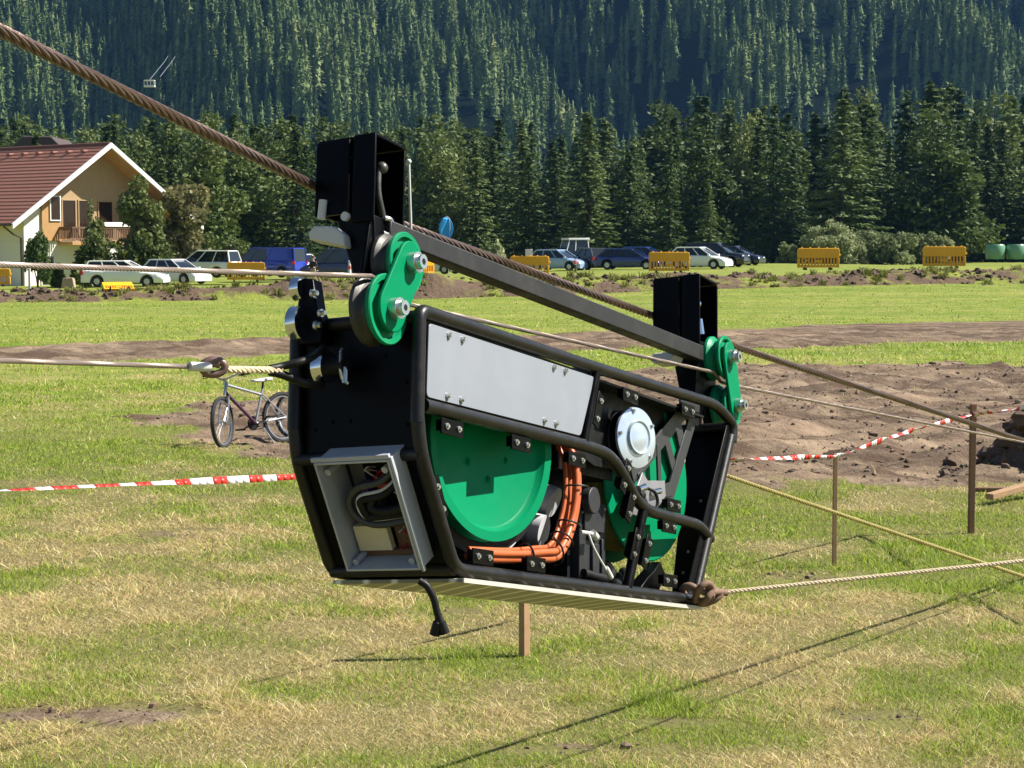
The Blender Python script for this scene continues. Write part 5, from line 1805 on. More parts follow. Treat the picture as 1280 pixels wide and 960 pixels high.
barrier(1022, 310, 337, bdep(1022), 3, "orange barrier in front of the broad pale willow bush")
barrier(1179, 308, 335, bdep(1179), -4, "orange barrier nearest the green wrapped hay bales")
barrier(836, 315, 341, bdep(836), 2, "orange barrier in front of the white hatchback and the blue car")
barrier(662, 320, 345, bdep(662), -5, "orange barrier with a white sheet on top, behind the steel rope")
barrier(524, 322, 345, bdep(524), 38, "orange barrier seen edge-on beside the upper green wheel")
barrier(308, 328, 352, bdep(308), 8, "orange barrier in front of the blue van")
barrier(-8, 336, 358, bdep(0), 6, "orange barrier cut off by the left edge of the photo")
bb_ = bdep(148)
barrier(150, 350, 362, bb_ - 1.9, 25, "broken orange barrier lying tipped on the earth bank below the white estate car", -62, P(150, 364, bb_ - 1.9).z, 0.62)
bpy.data.objects.remove(bpan); bpy.data.objects.remove(bfoot)

wb = MB(); wb.box((-0.16, -0.02, 0), (0.16, 0.02, 0.34)); wbo = wb.build("white_sheet", mat("white_paint", (0.8, 0.8, 0.78), 0.5), None, 0.004)
p_ = P(661, 321, bdep(662)); wbo.location = p_
tag(wbo, "small white sheet standing on top of the orange barrier", "sign")

# ================================================================== CARS


def car(loc, rz, label, col, L=4.4, Wd=1.78, H=1.48, style="hatch", group="cars parked behind the earth bank"):
    key = "paint_%.2f_%.2f_%.2f" % col
    paint = mat("car_" + key, col, 0.22, 0.25 if max(col) < 0.6 else 0.0, 0.03, 2, coat=0.8)
    root = empty("parked_" + {"van": "van", "pickup": "pickup"}.get(style, "car"), loc, rz)
    hw = Wd / 2
    prof = {  # x fraction -> belt height fraction, then greenhouse base rear/top rear/top front/base front
        "hatch": ([(-.5, .50), (-.485, .60), (-.42, .645), (.10, .625), (.26, .60), (.40, .53), (.475, .45), (.5, .36)], (-.455, -.33, .05, .27)),
        "estate": ([(-.5, .48), (-.49, .60), (-.45, .64), (.08, .625), (.24, .60), (.40, .535), (.475, .46), (.5, .36)], (-.475, -.41, .02, .25)),
        "suv": ([(-.5, .50), (-.49, .60), (-.44, .63), (.10, .62), (.25, .60), (.42, .56), (.48, .50), (.5, .40)], (-.475, -.40, .06, .26)),
        "van": ([(-.5, .48), (-.495, .56), (-.48, .58), (.18, .575), (.34, .55), (.44, .48), (.485, .42), (.5, .34)], (-.492, -.475, .17, .37)),
        "pickup": ([(-.5, .52), (-.495, .585), (-.48, .59), (.08, .59), (.20, .575), (.42, .55), (.485, .49), (.5, .40)], (-.48, -.445, .0, .19)),
    }[style]
    belt, gh = prof
    r = 0.33 if style in ("suv", "van", "pickup") else 0.31
    wx = (-0.30 * L, 0.305 * L)
    zb0 = 0.20 if style == "hatch" else 0.24
    nx = 64
    X = np.linspace(-0.5, 0.5, nx) * L
    zt = np.interp(X / L, [b[0] for b in belt], [b[1] for b in belt]) * H
    zb = np.full(nx, zb0)
    for w in wx:
        q = (r + 0.06) ** 2 - (X - w) ** 2
        zb = np.where(q > 0, np.maximum(zb, r + np.sqrt(np.maximum(q, 0))), zb)
    hwx = hw * (1 - 0.10 * np.clip((np.abs(X / L) - 0.36) / 0.14, 0, 1) ** 2)
    v, f = [], []
    m = 11
    for i in range(nx):
        a, b, t = hwx[i], zb[i], zt[i]
        ring = [(0.93, b), (1.0, b + 0.25 * (t - b)), (1.0, b + 0.62 * (t - b)), (0.965, t - 0.05), (0.90, t - 0.005)]
        half = [(a * k, z) for k, z in ring]
        for yy, zz in [(-y_, z_) for y_, z_ in half] + [(0, t + 0.015)] + half[::-1]:
            v.append((X[i], yy, zz))
    for i in range(nx - 1):
        for k in range(m - 1):
            f.append((i * m + k, (i + 1) * m + k, (i + 1) * m + k + 1, i * m + k + 1))
    f.append(tuple(range(m))); f.append(tuple(range((nx - 1) * m, nx * m))[::-1])
    body = MB(); body.add(v, f, True)
    # greenhouse roof and pillars
    g0, g1, g2, g3 = [g * L for g in gh]
    zbelt = lambda x: float(np.interp(x / L, [b[0] for b in belt], [b[1] for b in belt])) * H
    zr = H - 0.03
    t0, t1 = hw * 0.90, hw * 0.72 if style not in ("van",) else hw * 0.82
    zroof1, zroof2 = zr - 0.03, zr - 0.02
    roof = [(g1, -t1, zroof1), (g2, -t1, zroof2), (g2, t1, zroof2), (g1, t1, zroof1)]
    body.hexa([Vector(p) for p in roof] + [Vector((p[0] * 0.97 + (g1 + g2) * 0.015, p[1] * 0.86, p[2] + 0.06)) for p in roof])
    bs = MB(); bs.tube([(g0, 0, 0), (g1, 0, 1)], 0.01)
    for s in (-1, 1):
        body.tube([(g0, s * t0, zbelt(g0) - 0.02), (g1, s * t1, zroof1 + 0.02)], 0.055, 8)
        body.tube([(g3, s * t0, zbelt(g3) - 0.02), (g2, s * t1, zroof2 + 0.02)], 0.035, 8)
        for fx in ((0.36, 0.70) if style != "van" else (0.5, 0.8)):
            xb = g0 + (g3 - g0) * fx; xt = g1 + (g2 - g1) * fx
            body.tube([(xb, s * (t0 + 0.005), zbelt(xb) - 0.02), (xt, s * (t1 + 0.005), zroof2)], 0.035, 8)
        body.tube([(g1, s * t1, zroof1 + 0.02), (g2, s * t1, zroof2 + 0.02)], 0.035, 8)
        body.box((g3 - 0.22, s * (hw + 0.02), zbelt(g3) + 0.01), (g3 - 0.08, s * (hw + 0.17), zbelt(g3) + 0.14))
    if style == "van":
        for s in (-1, 1):
            body.hexa([Vector(p) for p in ((g0 + 0.1, s * (t0 + 0.012), zbelt(g0) - 0.04), (g0 + 2.0, s * (t0 + 0.012), zbelt(0) - 0.04), (g0 + 2.0, s * t0, zbelt(0) - 0.04), (g0 + 0.1, s * t0, zbelt(g0) - 0.04), (g1 + 0.1, s * (t1 + 0.012), zroof1), (g1 + 2.0, s * (t1 + 0.012), zroof1), (g1 + 2.0, s * t1, zroof1), (g1 + 0.1, s * t1, zroof1))])
    body.build("body", paint, root, 0.0)
    gl = MB()
    zz = [zbelt(g) - 0.03 for g in (g0, g3)]
    gl.hexa([Vector(p) for p in ((g0, -t0, zz[0]), (g3, -t0, zz[1]), (g3, t0, zz[1]), (g0, t0, zz[0]), (g1, -t1, zroof1), (g2, -t1, zroof2), (g2, t1, zroof2), (g1, t1, zroof1))])
    gl.build("window_glass", GLASSDARK, root)
    un = MB(); un.box((-0.46 * L, -hw * 0.86, 0.18), (0.46 * L, hw * 0.86, 0.50)); un.build("underbody", MATTEBLACK, root)
    for w in wx:
        for s in (-1, 1):
            wm = MB(); M = Matrix.Translation((w, s * (hw - 0.10), r)) @ Matrix.Rotation(-math.pi / 2, 4, "X")
            wm.lathe([(r * 0.55, -0.10), (r * 0.94, -0.10), (r, -0.06), (r, 0.06), (r * 0.94, 0.10), (r * 0.55, 0.10)], 28, M, close=True)
            w_ = wm.build("wheel", TYRE, root)
            rm = MB(); rm.lathe([(0, -0.075), (r * 0.2, -0.095), (r * 0.58, -0.085), (r * 0.64, -0.101), (r * 0.64, 0.101), (r * 0.58, 0.085), (r * 0.2, 0.095), (0, 0.075)], 20, M)
            rm.build("rim", RIM, w_)
    for s in (-1, 1):
        h = MB(); h.ball((0.475 * L - 0.03, s * hw * 0.70, zbelt(0.46 * L) - 0.10), 0.13, 0.9, 1.15, 0.62); h.build("headlight", HEADLAMP, root)
        h = MB(); h.box((-0.503 * L, s * hw * 0.90 - 0.09, zbelt(-0.46 * L) - 0.26), (-0.47 * L, s * hw * 0.90 + 0.09, zbelt(-0.46 * L) - 0.04)); h.build("taillight", TAILLAMP, root, 0.01)
    tag(root, label, "van" if style == "van" else "pickup truck" if style == "pickup" else "car", group)
    return root


def carat(px, d, heading, *a, dz=0.0, **k):
    x = (px - CX) / FPX * d
    return car((x, d, ground_z(x, d) + dz), R(heading), *a, **k)


WHITE = (0.80, 0.80, 0.78)
carat(158, 104, 10 - 14, "white estate car parked side-on behind the fallen orange barrier", WHITE, L=4.7, H=1.47, style="estate", dz=0.25)
carat(220, 108, -28, "small white car between the white estate and the white pickup", (0.72, 0.74, 0.78), L=4.1, H=1.46, dz=0.3)
carat(253, 117, 180 - 18, "white pickup with a windowed hard top and red tail lamps", WHITE, L=4.9, H=1.72, Wd=1.85, style="pickup", dz=0.45)
carat(336, 122, 180 - 22, "deep blue van behind the orange barrier", (0.015, 0.04, 0.42), L=4.9, H=1.95, Wd=1.92, style="van", dz=0.3)
carat(364, 127, 180 - 40, "white car peeping out behind the blue van", WHITE, L=4.2, H=1.55, dz=0.2)
carat(428, 112, 180 - 8, "dark navy people carrier behind the left hanger of the machine", (0.010, 0.016, 0.075), L=4.9, H=1.92, Wd=1.9, style="van", dz=0.2)
carat(540, 120, -24, "silver white car behind the dark soil heap beside the green wheel", (0.62, 0.66, 0.72), L=4.3, H=1.45, dz=0.25)
carat(698, 127, -30, "light blue car left of the person in red", (0.30, 0.42, 0.60), L=4.2, H=1.46)
carat(735, 128, 180 - 62, "dark grey car seen from behind next to the person in red", (0.03, 0.032, 0.038), L=4.3, H=1.52)
carat(765, 140, -20, "black car behind the two blue cars", (0.012, 0.013, 0.016), L=4.4, H=1.46)
carat(786, 126, -16, "dark blue low car left of the middle orange barrier", (0.012, 0.03, 0.17), L=4.5, H=1.42)
carat(806, 136, -18, "bright blue car partly hidden by the middle orange barrier", (0.02, 0.06, 0.30), L=4.4, H=1.5)
carat(874, 124, -26, "white hatchback right of the middle orange barrier", WHITE, L=4.2, H=1.46)
carat(894, 132, -24, "black off-roader behind the white hatchback", (0.014, 0.015, 0.018), L=4.7, H=1.72, Wd=1.88, style="suv")
carat(918, 140, -26, "dark navy car at the right end of the parked row", (0.02, 0.022, 0.05), L=4.4, H=1.45)

# small tractor cab
tx = (717 - CX) / FPX * 143
tr = empty("tractor", (tx, 143, ground_z(tx, 143)), R(200))
q = MB(); q.box((-1.0, -0.85, 0.9), (1.0, 0.85, 1.15)); q.box((0.9, -0.45, 0.7), (2.3, 0.45, 1.5)); q.build("body", MATTEBLACK, tr, 0.05)
q = MB(); q.hexa([Vector(p) for p in ((-0.95, -0.78, 1.15), (0.95, -0.78, 1.15), (0.95, 0.78, 1.15), (-0.95, 0.78, 1.15), (-0.85, -0.68, 2.15), (0.6, -0.68, 2.15), (0.6, 0.68, 2.15), (-0.85, 0.68, 2.15))]); q.build("cab_glass", GLASSDARK, tr)
q = MB()
q.box((-1.0, -0.8, 2.14), (0.75, 0.8, 2.30))
for x0, x1 in ((-0.97, -0.87), (0.97, 0.62), (0.2, 0.1)):
    for s in (-1, 1): q.tube([(x0, s * 0.8, 1.1), (x1, s * 0.7, 2.16)], 0.05, 6)
q.build("roof", mat("white_paint", (0.8, 0.8, 0.78), 0.5), tr, 0.03)
for x0, r_ in ((-0.6, 0.72), (1.6, 0.5)):
    for s in (-1, 1):
        q = MB(); q.lathe([(r_ * 0.5, -0.18), (r_ * 0.95, -0.18), (r_, -0.1), (r_, 0.1), (r_ * 0.95, 0.18), (r_ * 0.5, 0.18)], 24, Matrix.Translation((x0, s * 0.85, r_)) @ Matrix.Rotation(-math.pi / 2, 4, "X"), close=True)
        q.lathe([(0, -0.1), (r_ * 0.55, -0.12), (r_ * 0.55, 0.12), (0, 0.1)], 16, Matrix.Translation((x0, s * 0.85, r_)) @ Matrix.Rotation(-math.pi / 2, 4, "X"))
        q.build("wheel", TYRE, tr)
tag(tr, "tractor with a white cab roof standing behind the parked cars", "tractor")

# ================================================================== PEOPLE


def skin(name, nodes, edges, m, parent=None, sub=1):
    me = bpy.data.meshes.new(name)
    me.from_pydata([n_[0] for n_ in nodes], edges, [])
    o = bpy.data.objects.new(name, me); COL.objects.link(o)
    md = o.modifiers.new("skin", "SKIN"); md.use_smooth_shade = True
    for i, n_ in enumerate(nodes):
        me.skin_vertices[0].data[i].radius = n_[1] if isinstance(n_[1], tuple) else (n_[1], n_[1])
        me.skin_vertices[0].data[i].use_root = i == 0
    s = o.modifiers.new("smooth", "SUBSURF"); s.levels = sub; s.render_levels = sub
    me.materials.append(m)
    if parent: o.parent = parent
    return o


SKINTONE = mat("skin_tone", (0.50, 0.28, 0.19), 0.55)
HAIR = mat("dark_hair", (0.03, 0.02, 0.014), 0.6)


def person(px, d, ytop, rz, shirt, trousers, label, short=False, dz=0.0):
    x = (px - CX) / FPX * d
    z0 = ground_z(x, d) + dz
    root = empty("person", (x, d, z0), R(rz))
    s = (P(px, ytop, d).z - z0) / 1.76
    root.scale = (s, s, s)
    N = [((0, 0, 0.93), (0.15, 0.11)), ((0, 0, 1.15), (0.14, 0.10)), ((0, 0, 1.36), (0.17, 0.105)), ((0, 0, 1.47), 0.07), ((0, -0.01, 1.54), 0.055), ((0, -0.02, 1.62), (0.078, 0.092)), ((0, -0.015, 1.71), (0.062, 0.075))]
    E_ = [(0, 1), (1, 2), (2, 3), (3, 4), (4, 5), (5, 6)]
    for sd in (-1, 1):
        b = len(N)
        N += [((sd * 0.18, 0, 1.40), 0.055), ((sd * 0.24, 0.02, 1.14), 0.042), ((sd * 0.17, -0.22, 1.08), 0.034), ((sd * 0.13, -0.30, 1.10), 0.036)]
        E_ += [(2, b), (b, b + 1), (b + 1, b + 2), (b + 2, b + 3)]
        b = len(N)
        N += [((sd * 0.09, 0, 0.86), 0.085), ((sd * 0.11, -0.01, 0.48), 0.058), ((sd * 0.12, 0.02, 0.09), 0.042), ((sd * 0.13, -0.13, 0.045), 0.042)]
        E_ += [(0, b), (b, b + 1), (b + 1, b + 2), (b + 2, b + 3)]
    skin("body", N, E_, SKINTONE, root)
    k = 1.22
    gr = lambda r_: (r_[0] * k, r_[1] * k) if isinstance(r_, tuple) else r_ * k + 0.004
    t_i = [0, 1, 2, 3, 7, 8, 15, 16]
    tn = [(N[0][0], gr((0.145, 0.11)))] + [(N[i][0], gr(N[i][1])) for i in (1, 2)] + [((0, 0, 1.45), 0.085)]
    te_ = [(0, 1), (1, 2), (2, 3)]
    for b in (7, 15):
        j = len(tn)
        tn += [(N[b][0], gr(N[b][1])), (tuple(Vector(N[b][0]).lerp(Vector(N[b + 1][0]), 0.8 if short else 1.0)), gr(N[b + 1][1]))]
        te_ += [(2, j), (j, j + 1)]
        if not short:
            tn.append((tuple(Vector(N[b + 1][0]).lerp(Vector(N[b + 2][0]), 0.85)), gr(N[b + 2][1]))); te_.append((j + 1, j + 2))
    skin("shirt", tn, te_, shirt, root)
    pn_ = [((0, 0, 0.96), (0.165, 0.13))]
    pe_ = []
    for b in (11, 19):
        j = len(pn_)
        pn_ += [(N[b][0], 0.10), (N[b + 1][0], 0.072), (tuple(Vector(N[b + 2][0])), 0.06)]
        pe_ += [(0, j), (j, j + 1), (j + 1, j + 2)]
    skin("trousers", pn_, pe_, trousers, root)
    h = MB(); h.ball((0, 0.012, 1.685), 0.098, 0.95, 1.08, 0.9); h.build("hair", HAIR, root)
    for sd in (-1, 1):
        sh_ = MB(); sh_.ball((sd * 0.125, -0.06, 0.045), 0.05, 1.0, 2.6, 0.9); sh_.build("shoe", MATTEBLACK, root)
    tag(root, label, "person")


person(392, 101, 320, -20, mat("black_cotton", (0.015, 0.015, 0.018), 0.8), mat("light_trousers", (0.50, 0.46, 0.40), 0.8), "person in a black top and light trousers standing right of the blue van", dz=0.15)
person(719, 117, 322, 60, mat("red_cotton", (0.42, 0.04, 0.03), 0.8), mat("dark_trousers", (0.04, 0.04, 0.06), 0.8), "person in a red top standing beside the dark grey car")

# ================================================================== SMALL POSTS, FLAG, BALES, STONE
q = MB(); d_ = bdep(437) + 1.5; p_ = P(437, 346, d_)
q.lathe([(0.0, 0.74), (0.055, 0.72), (0.06, 0.5), (0.085, 0.05), (0.17, 0.04), (0.17, 0.0), (0, 0)], 16, Matrix.Translation((0, 0, 0)), mi=0)
q.lathe([(0.0745, 0.34), (0.066, 0.50)], 16, mi=1)
o = q.build("marker_post", [mat("white_paint", (0.8, 0.8, 0.78), 0.5), mat("faded_red_band", (0.5, 0.12, 0.08), 0.5)]); o.location = p_
tag(o, "small white and red marker post in front of the navy people carrier", "marker post")
q = MB(); d_ = bdep(37) + 0.5; q.box((-0.05, -0.03, -0.2), (0.05, 0.03, 0.72)); o = q.build("white_post", mat("white_paint", (0.8, 0.8, 0.78), 0.5), None, 0.01); o.location = P(37, 357, d_)
tag(o, "short white post beside the leftmost orange barrier", "post")
q = MB(); d_ = bdep(86) + 3
q.hexa([Vector(p) for p in ((-0.3, -0.2, -0.1), (0.3, -0.2, -0.1), (0.28, 0.2, -0.1), (-0.3, 0.2, -0.1), (-0.24, -0.16, 0.34), (0.22, -0.18, 0.36), (0.24, 0.14, 0.32), (-0.22, 0.16, 0.3))])
o = q.build("stone_block", mat("tan_stone", (0.38, 0.29, 0.2), 0.9, 0, 0.2, 6, 0.3, 20), None, 0.03); o.location = P(86, 357, d_)
tag(o, "tan stone block between the white post and the white estate car", "stone")

# blue flag
d_ = 104.0
fp = P(558, 272, d_); zg = ground_z(fp.x, d_)
fl = empty("beach_flag", (fp.x, d_, zg))
q = MB(); pole = [(0.10, 0, 0.0), (0.16, 0, (fp.z - zg) * 0.55), (0.20, 0, fp.z - zg - 0.35), (0.10, 0, fp.z - zg + 0.02), (-0.05, 0, fp.z - zg + 0.06)]
q.tube(spline(pole, 6), 0.016, 6); q.build("flag_pole", WHITEPLASTIC, fl)
q = MB()
Hf = 1.28; top = fp.z - zg
vs_, fs_ = [], []
for i in range(13):
    t = i / 12
    half = 0.40 * math.sin(math.pi * (0.10 + 0.84 * t)) ** 0.75
    for j in range(7):
        s = j / 6 * 2 - 1
        vs_.append((-0.02 + half * s * (1.0), 0.12 * math.sin(s * 2.2 + t * 2), top - Hf * t))
for i in range(12):
    for j in range(6): fs_.append((i * 7 + j, i * 7 + j + 1, (i + 1) * 7 + j + 1, (i + 1) * 7 + j))
q.add(vs_, fs_, True)
cl_ = q.build("flag_cloth", mat("bright_blue_cloth", (0.02, 0.30, 0.80), 0.6, 0, 0.15, 3), fl)
sm_ = cl_.modifiers.new("cloth", "SOLIDIFY"); sm_.thickness = 0.01
tag(fl, "bright blue rounded flag standing out above the steel rope", "flag")

BALE = mat("pale_green_bale_wrap", (0.14, 0.30, 0.19), 0.35, 0, 0.1, 2, 0.1, 8)
for px, yt, lab in ((1244, 306, "pale green wrapped hay bale nearest the orange barrier"), (1270, 306, "pale green wrapped hay bale second from the orange barrier"), (1294, 306, "pale green wrapped hay bale cut off by the right edge")):
    d_ = 160.0
    c = P(px, 322, d_); z0 = ground_z(c.x, d_)
    h_ = 1.25
    q = MB(); q.lathe([(0, -0.05), (0.72, -0.05), (0.82, 0.1), (0.84, h_ * 0.5), (0.82, h_ - 0.12), (0.72, h_), (0, h_)], 30)
    o = q.build("hay_bale", BALE); o.location = (c.x, d_, max(z0, c.z - 0.1))
    tag(o, lab, "hay bale", "wrapped hay bales at the forest edge")

# ================================================================== HOUSE
HD = 119.0
gp_ = P(137, 178, HD)
zgH = ground_z(gp_.x, HD) - 0.2
A_ = Vector((0.62, 0.785, 0)); B_ = Vector((-0.785, 0.62, 0))      # along the gable, along the ridge away from the gable
HM = Matrix(((A_.x, B_.x, 0, gp_.x), (A_.y, B_.y, 0, gp_.y), (0, 0, 1, zgH), (0, 0, 0, 1)))
house = bpy.data.objects.new("house", None); COL.objects.link(house); house.matrix_world = HM
tag(house, "white alpine house with a red tiled roof, wooden gable and balcony", "house")
RH = gp_.z - zgH
PLASTER = mat("white_plaster", (0.84, 0.79, 0.71), 0.85, 0, 0.05, 0.8, 0.1, 20)
TIMBER = mat("golden_timber_boards", (0.46, 0.26, 0.10), 0.65, 0, 0.2, 2.5)
TIMBERPALE = mat("pale_timber_boards", (0.42, 0.29, 0.155), 0.65, 0, 0.15, 2.5)
WHITEWOOD = mat("white_painted_wood", (0.80, 0.79, 0.76), 0.5)
EW = 5.9; EZ = 4.6                      # half width of the walls, height where the roof meets them
slope = (RH - 4.15) / 7.6


def zroof(a):
    return RH - 0.22 - slope * abs(a)


LEN = 15.0
mb = MB()
mb.prism([(-EW, -0.3), (EW, -0.3), (EW, 2.95), (-EW, 2.95)], LEN, "y", 1.2)
mb.prism([(-EW, 2.96), (-3.6, 2.96), (-3.6, zroof(-EW) - 0.05), (-EW, zroof(-EW) - 0.05)], LEN, "y", 1.2)
mb.build("wall", PLASTER, house)
mb = MB()
mb.prism([(-3.55, 2.98), (EW, 2.98), (EW, zroof(EW) - 0.02), (0, RH - 0.25), (-3.55, zroof(-3.55) - 0.02)], LEN - 0.1, "y", 1.6)
mb.build("gable_boards", TIMBERPALE, house)
mb = MB(); mb.prism([(-4.6, 2.98), (-3.1, 2.98), (-3.1, zroof(-3.1) - 0.03), (-4.6, zroof(-4.6) - 0.03)], 0.12, "y", 1.06)
mb.build("side_boards", TIMBER, house)


def tile_material():
    t = NT("red_roof_tiles")
    vec = t.coord("Object")
    sp = t.n("ShaderNodeSeparateXYZ"); t.l(vec, sp.inputs[0])
    row = t.math("FRACT", t.math("MULTIPLY", sp.outputs[0], 2.6))
    colw = t.math("FRACT", t.math("MULTIPLY", sp.outputs[1], 3.3))
    n1 = t.noise(1.2, 5, vec, 0.7); n2 = t.noise(9, 3, vec)
    c = t.mix(n1, (0.36, 0.15, 0.105), (0.48, 0.22, 0.155))
    c = t.mix(t.ramp(n2, [(0.35, 0.45), (0.6, 0.0)]), c, (0.27, 0.115, 0.085))
    h = t.math("ADD", row, t.math("MULTIPLY", t.math("PINGPONG", colw, 0.5), 0.7))
    return t.done(t.bsdf(c, 0.6, 0, t.bump(h, 1.0, 0.10), 0, 0.3).outputs[0])


mb = MB()
for s in (-1, 1):
    a1 = s * 7.6
    nc = 22
    prof = [(0, RH - 0.12)]
    for k in range(nc):                 # overlapping tile courses
        f0, f1 = k / nc * 7.6, (k + 1) / nc * 7.6
        prof += [(s * f1, RH - 0.12 - slope * f1 + 0.035), (s * f1, RH - 0.12 - slope * f1 - 0.02)]
    m_ = len(prof)
    vv = [Vector((a, b, z)) for b in (-0.05, LEN + 2) for a, z in prof]
    mb.add(vv, [(i, i + 1, i + 1 + m_, i + m_) for i in range(m_ - 1)])
    pts = [(0, RH - 0.19), (a1, RH - 0.19 - slope * 7.6)]
    mb.add([Vector((a, b, z)) for b in (-0.05, LEN + 2) for a, z in pts] + [Vector((a, b, z - 0.08)) for b in (-0.05, LEN + 2) for a, z in pts], [(0, 1, 3, 2), (4, 6, 7, 5), (0, 4, 5, 1), (1, 5, 7, 3), (3, 7, 6, 2), (2, 6, 4, 0)])
roof = mb.build("roof", tile_material(), house)
mb = MB(); mb.tube([(0, -0.08, RH - 0.10), (0, LEN + 2, RH - 0.10)], 0.13, 8); mb.build("ridge_cap", mat("dark_red_ridge", (0.16, 0.06, 0.05), 0.6), roof)
for k in range(6):
    q = MB(); q.cbox((-0.75, 1.6 + k * 1.55, RH - 0.12 - slope * 0.75 + 0.10), (0.42, 0.30, 0.14)); q.build("roof_vent", mat("red_vent_tile", (0.30, 0.13, 0.10), 0.6), roof, 0.03)
q = MB(); q.box((-3.9, 8.2, RH - 0.12 - slope * 3.9 + 0.0), (-3.1, 9.3, RH - 0.12 - slope * 3.1 + 0.10)); q.build("skylight", GLASSDARK, roof, 0.03)
for s in (-1, 1):
    mb = MB()
    p0, p1 = Vector((0, -0.22, RH - 0.02)), Vector((s * 7.75, -0.22, RH - 0.02 - slope * 7.75))
    mb.hexa([p0, p1, p1 + Vector((0, 0.16, 0)), p0 + Vector((0, 0.16, 0)), p0 - Vector((0, 0, 0.32)), p1 - Vector((0, 0, 0.32)), p1 + Vector((0, 0.16, -0.32)), p0 + Vector((0, 0.16, -0.32))])
    mb.build("barge_board", WHITEWOOD, house)
    mb = MB()
    z_ = RH - 0.12 - slope * 7.6
    mb.box((s * 7.72 - 0.08, -0.1, z_ - 0.12), (s * 7.72 + 0.08, LEN + 2, z_ + 0.02)); mb.build("gutter", mat("dark_brown_gutter", (0.05, 0.03, 0.025), 0.5), house, 0.02)
    mb = MB(); mb.hexa([Vector(p) for p in ((s * 0.05, 0.0, RH - 0.34), (s * 7.5, 0.0, RH - 0.34 - slope * 7.5), (s * 7.5, 1.62, RH - 0.34 - slope * 7.5), (s * 0.05, 1.62, RH - 0.34), (s * 0.05, 0.0, RH - 0.28), (s * 7.5, 0.0, RH - 0.28 - slope * 7.5), (s * 7.5, 1.62, RH - 0.28 - slope * 7.5), (s * 0.05, 1.62, RH - 0.28))]); mb.build("soffit_boards", TIMBER, house)
mb = MB(); mb.tube([(-7.6, 0.9, RH - 0.3 - slope * 7.6), (-6.8, 1.1, RH - 0.75 - slope * 7.6), (-6.02, 1.35, RH - 1.0 - slope * 7.6), (-6.0, 1.35, -0.2)], 0.06, 8); mb.build("downpipe", mat("dark_brown_gutter", (0.05, 0.03, 0.025), 0.5), house)


def hwin(face, a0, a1, z0, z1, fm=WHITEWOOD):
    """window on the gable (face g) or on the long wall facing the meadow (face s)"""
    q = MB(); f = MB(); t = 0.07
    if face[0] == "g":
        b = face[1]
        q.box((a0, b - 0.03, z0), (a1, b + 0.02, z1))
        for lo, hi in (((a0 - t, z0 - t), (a1 + t, z0)), ((a0 - t, z1), (a1 + t, z1 + t)), ((a0 - t, z0), (a0, z1)), ((a1, z0), (a1 + t, z1))): f.box((lo[0], b - 0.07, lo[1]), (hi[0], b + 0.03, hi[1]))
    else:
        q.box((-EW - 0.03, a0, z0), (-EW + 0.02, a1, z1))
        for lo, hi in (((a0 - t, z0 - t), (a1 + t, z0)), ((a0 - t, z1), (a1 + t, z1 + t)), ((a0 - t, z0), (a0, z1)), ((a1, z0), (a1 + t, z1)), (((a0 + a1) / 2 - 0.03, z0), ((a0 + a1) / 2 + 0.03, z1))): f.box((-EW - 0.07, lo[0], lo[1]), (-EW + 0.03, hi[0], hi[1]))
    w_ = f.build("window", fm, house); q.build("pane", HOUSEPANE, w_)


hwin(("g", 1.05), -3.95, -3.25, 4.30, 5.75); hwin(("g", 1.6), -2.6, -1.6, 3.15, 5.55, TIMBERPALE); hwin(("g", 1.6), -1.3, -0.3, 3.15, 5.55, TIMBERPALE); hwin(("g", 1.6), 0.3, 1.4, 3.15, 5.5, TIMBERPALE)
hwin(("s",), 6.5, 8.6, 0.9, 2.3)
hwin(("g", 1.2), -4.6, -3.7, 0.2, 2.0)
mb = MB(); mb.box((-3.3, -0.25, 2.72), (5.2, 1.19, 2.94)); mb.build("balcony_floor", TIMBER, house)
mb = MB()
mb.box((-3.3, -0.27, 3.74), (5.2, -0.17, 3.86)); mb.box((-3.3, -0.25, 3.02), (5.2, -0.19, 3.08))
for k in range(58): mb.box((-3.26 + k * 0.146, -0.245, 3.081), (-3.26 + k * 0.146 + 0.07, -0.195, 3.739))
for k in range(8): mb.box((-3.3, -0.1 + k * 0.15, 3.081), (-3.25, -0.03 + k * 0.15, 3.739))
mb.box((-3.3, -0.165, 3.74), (-3.2, 1.05, 3.86)); mb.build("balcony_railing", WOODDARK, house)
mb = MB(); mb.box((-0.8, -0.34, 3.87), (2.9, -0.10, 4.16)); mb.build("flower_box", WHITEWOOD, house, 0.02)
mb = MB(); mb.box((-0.5, -0.5, -0.2), (3.3, 1.18, 2.5)); mb.build("porch", PLASTER, house, 0.02)
mb = MB(); mb.box((-2.0, 6.0, RH - 0.6), (-1.2, 6.8, RH + 0.15)); mb.box((-2.08, 5.92, RH + 0.15), (-1.12, 6.88, RH + 0.25))

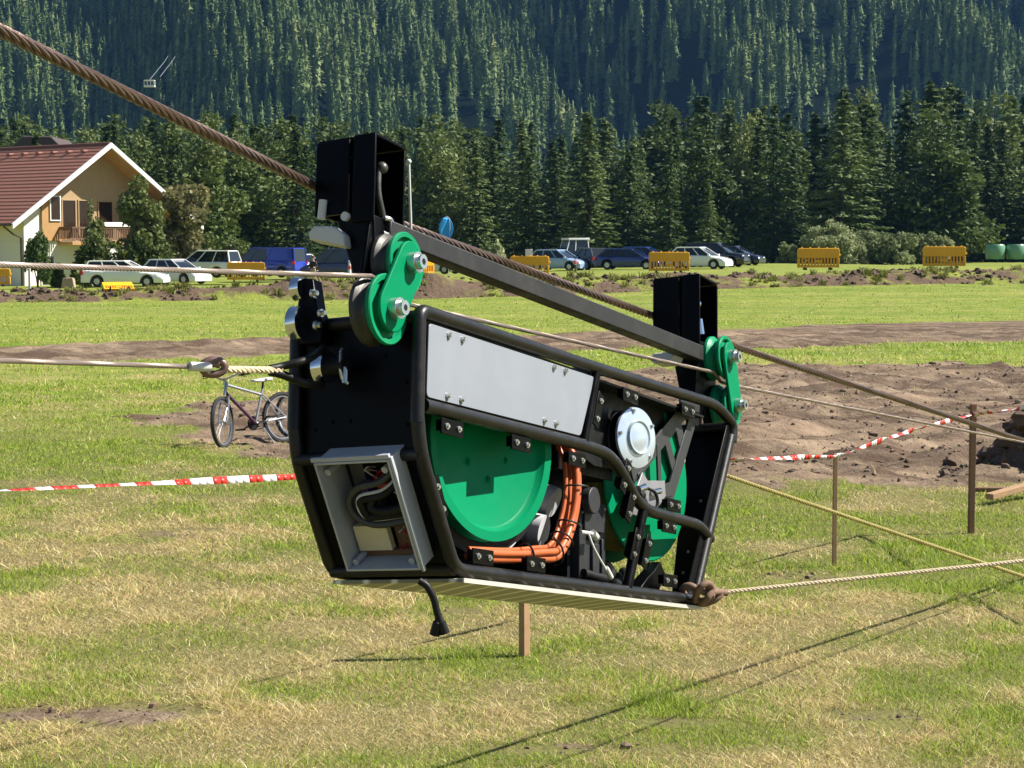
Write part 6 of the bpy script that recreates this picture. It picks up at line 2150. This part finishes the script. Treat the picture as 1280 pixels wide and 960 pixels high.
# roof of a farther house behind the ridge
q = empty("far_house", (0, 0, 0)); fp_ = P(58, 174, 175); q.location = (fp_.x, 175, ground_z(fp_.x, 175))
hz_ = fp_.z - q.location.z
mb = MB(); mb.box((-2.1, -3, -0.3), (2.1, 3, hz_ - 0.9)); mb.build("wall", TIMBER, q)
mb = MB(); mb.prism([(-2.4, hz_ - 1.0), (2.4, hz_ - 1.0), (1.3, hz_ + 0.1), (-1.3, hz_ + 0.1)], 7.0, "y", -3.5); mb.build("roof", mat("dark_shingle_roof", (0.07, 0.05, 0.045), 0.8), q, 0.1)
tag(q, "dark roofed hut just showing above the red house roof", "hut")

# ================================================================== CABLE CAR on the mountainside
cd_ = 690.0
cc = P(187, 104, cd_)
cab = empty("cable_car_cabin", cc)
mb = MB(); mb.box((-2.0, -1.2, -1.5), (2.0, 1.2, -0.75)); mb.box((-2.0, -1.2, 0.65), (2.0, 1.2, 1.1))
for sx in (-1.85, -0.6, 0.6, 1.85):
    for sy in (-1.1, 1.1): mb.box((sx - 0.14, sy - 0.1, -0.75), (sx + 0.14, sy + 0.1, 0.65))
mb.build("cabin_shell", WHITEPLASTIC, cab, 0.1)
mb = MB(); mb.box((-1.75, -1.0, -0.74), (1.75, 1.0, 0.64)); mb.build("cabin_glass", GLASSDARK, cab)
mb = MB(); mb.tube([(0, 0, 1.1), (0.3, 0, 2.8)], 0.12, 6); mb.build("hanger_arm", STEELWORN, cab)
tag(cab, "tiny white cable car cabin in front of the mountain forest", "cable car")
for p0, p1, lab in (((187, 100), (222, 50), "pale lift cable running up the mountain from the cabin"), ((200, 96), (229, 52), "pale lift cable right of the cabin, not carrying it")):
    mb = MB(); a = P(*p0, cd_); b = P(*p1, cd_ + 165)
    mb.tube([a, a.lerp(b, 0.5) - Vector((0, 0, 1.2)), b], 0.085, 6)
    tag(mb.build("lift_cable", mat("bright_cable", (0.40, 0.43, 0.48), 0.4, 0.3)), lab, "cable", "lift cables on the mountain")

# ================================================================== HAZE
hz = MB(); hz.box((-700, -80, -8), (700, 1060, 262))
hm = bpy.data.materials.new("mountain_haze"); hm.use_nodes = True
hm.node_tree.nodes.clear()
ho = hm.node_tree.nodes.new("ShaderNodeOutputMaterial"); hv_ = hm.node_tree.nodes.new("ShaderNodeVolumePrincipled")
hv_.inputs["Color"].default_value = (0.22, 0.52, 1.0, 1); hv_.inputs["Density"].default_value = 0.00007; hv_.inputs["Anisotropy"].default_value = 0.2
hm.node_tree.links.new(hv_.outputs[0], ho.inputs["Volume"])
tag(hz.build("haze", hm), "thin bluish haze filling the valley", None, None, "stuff")
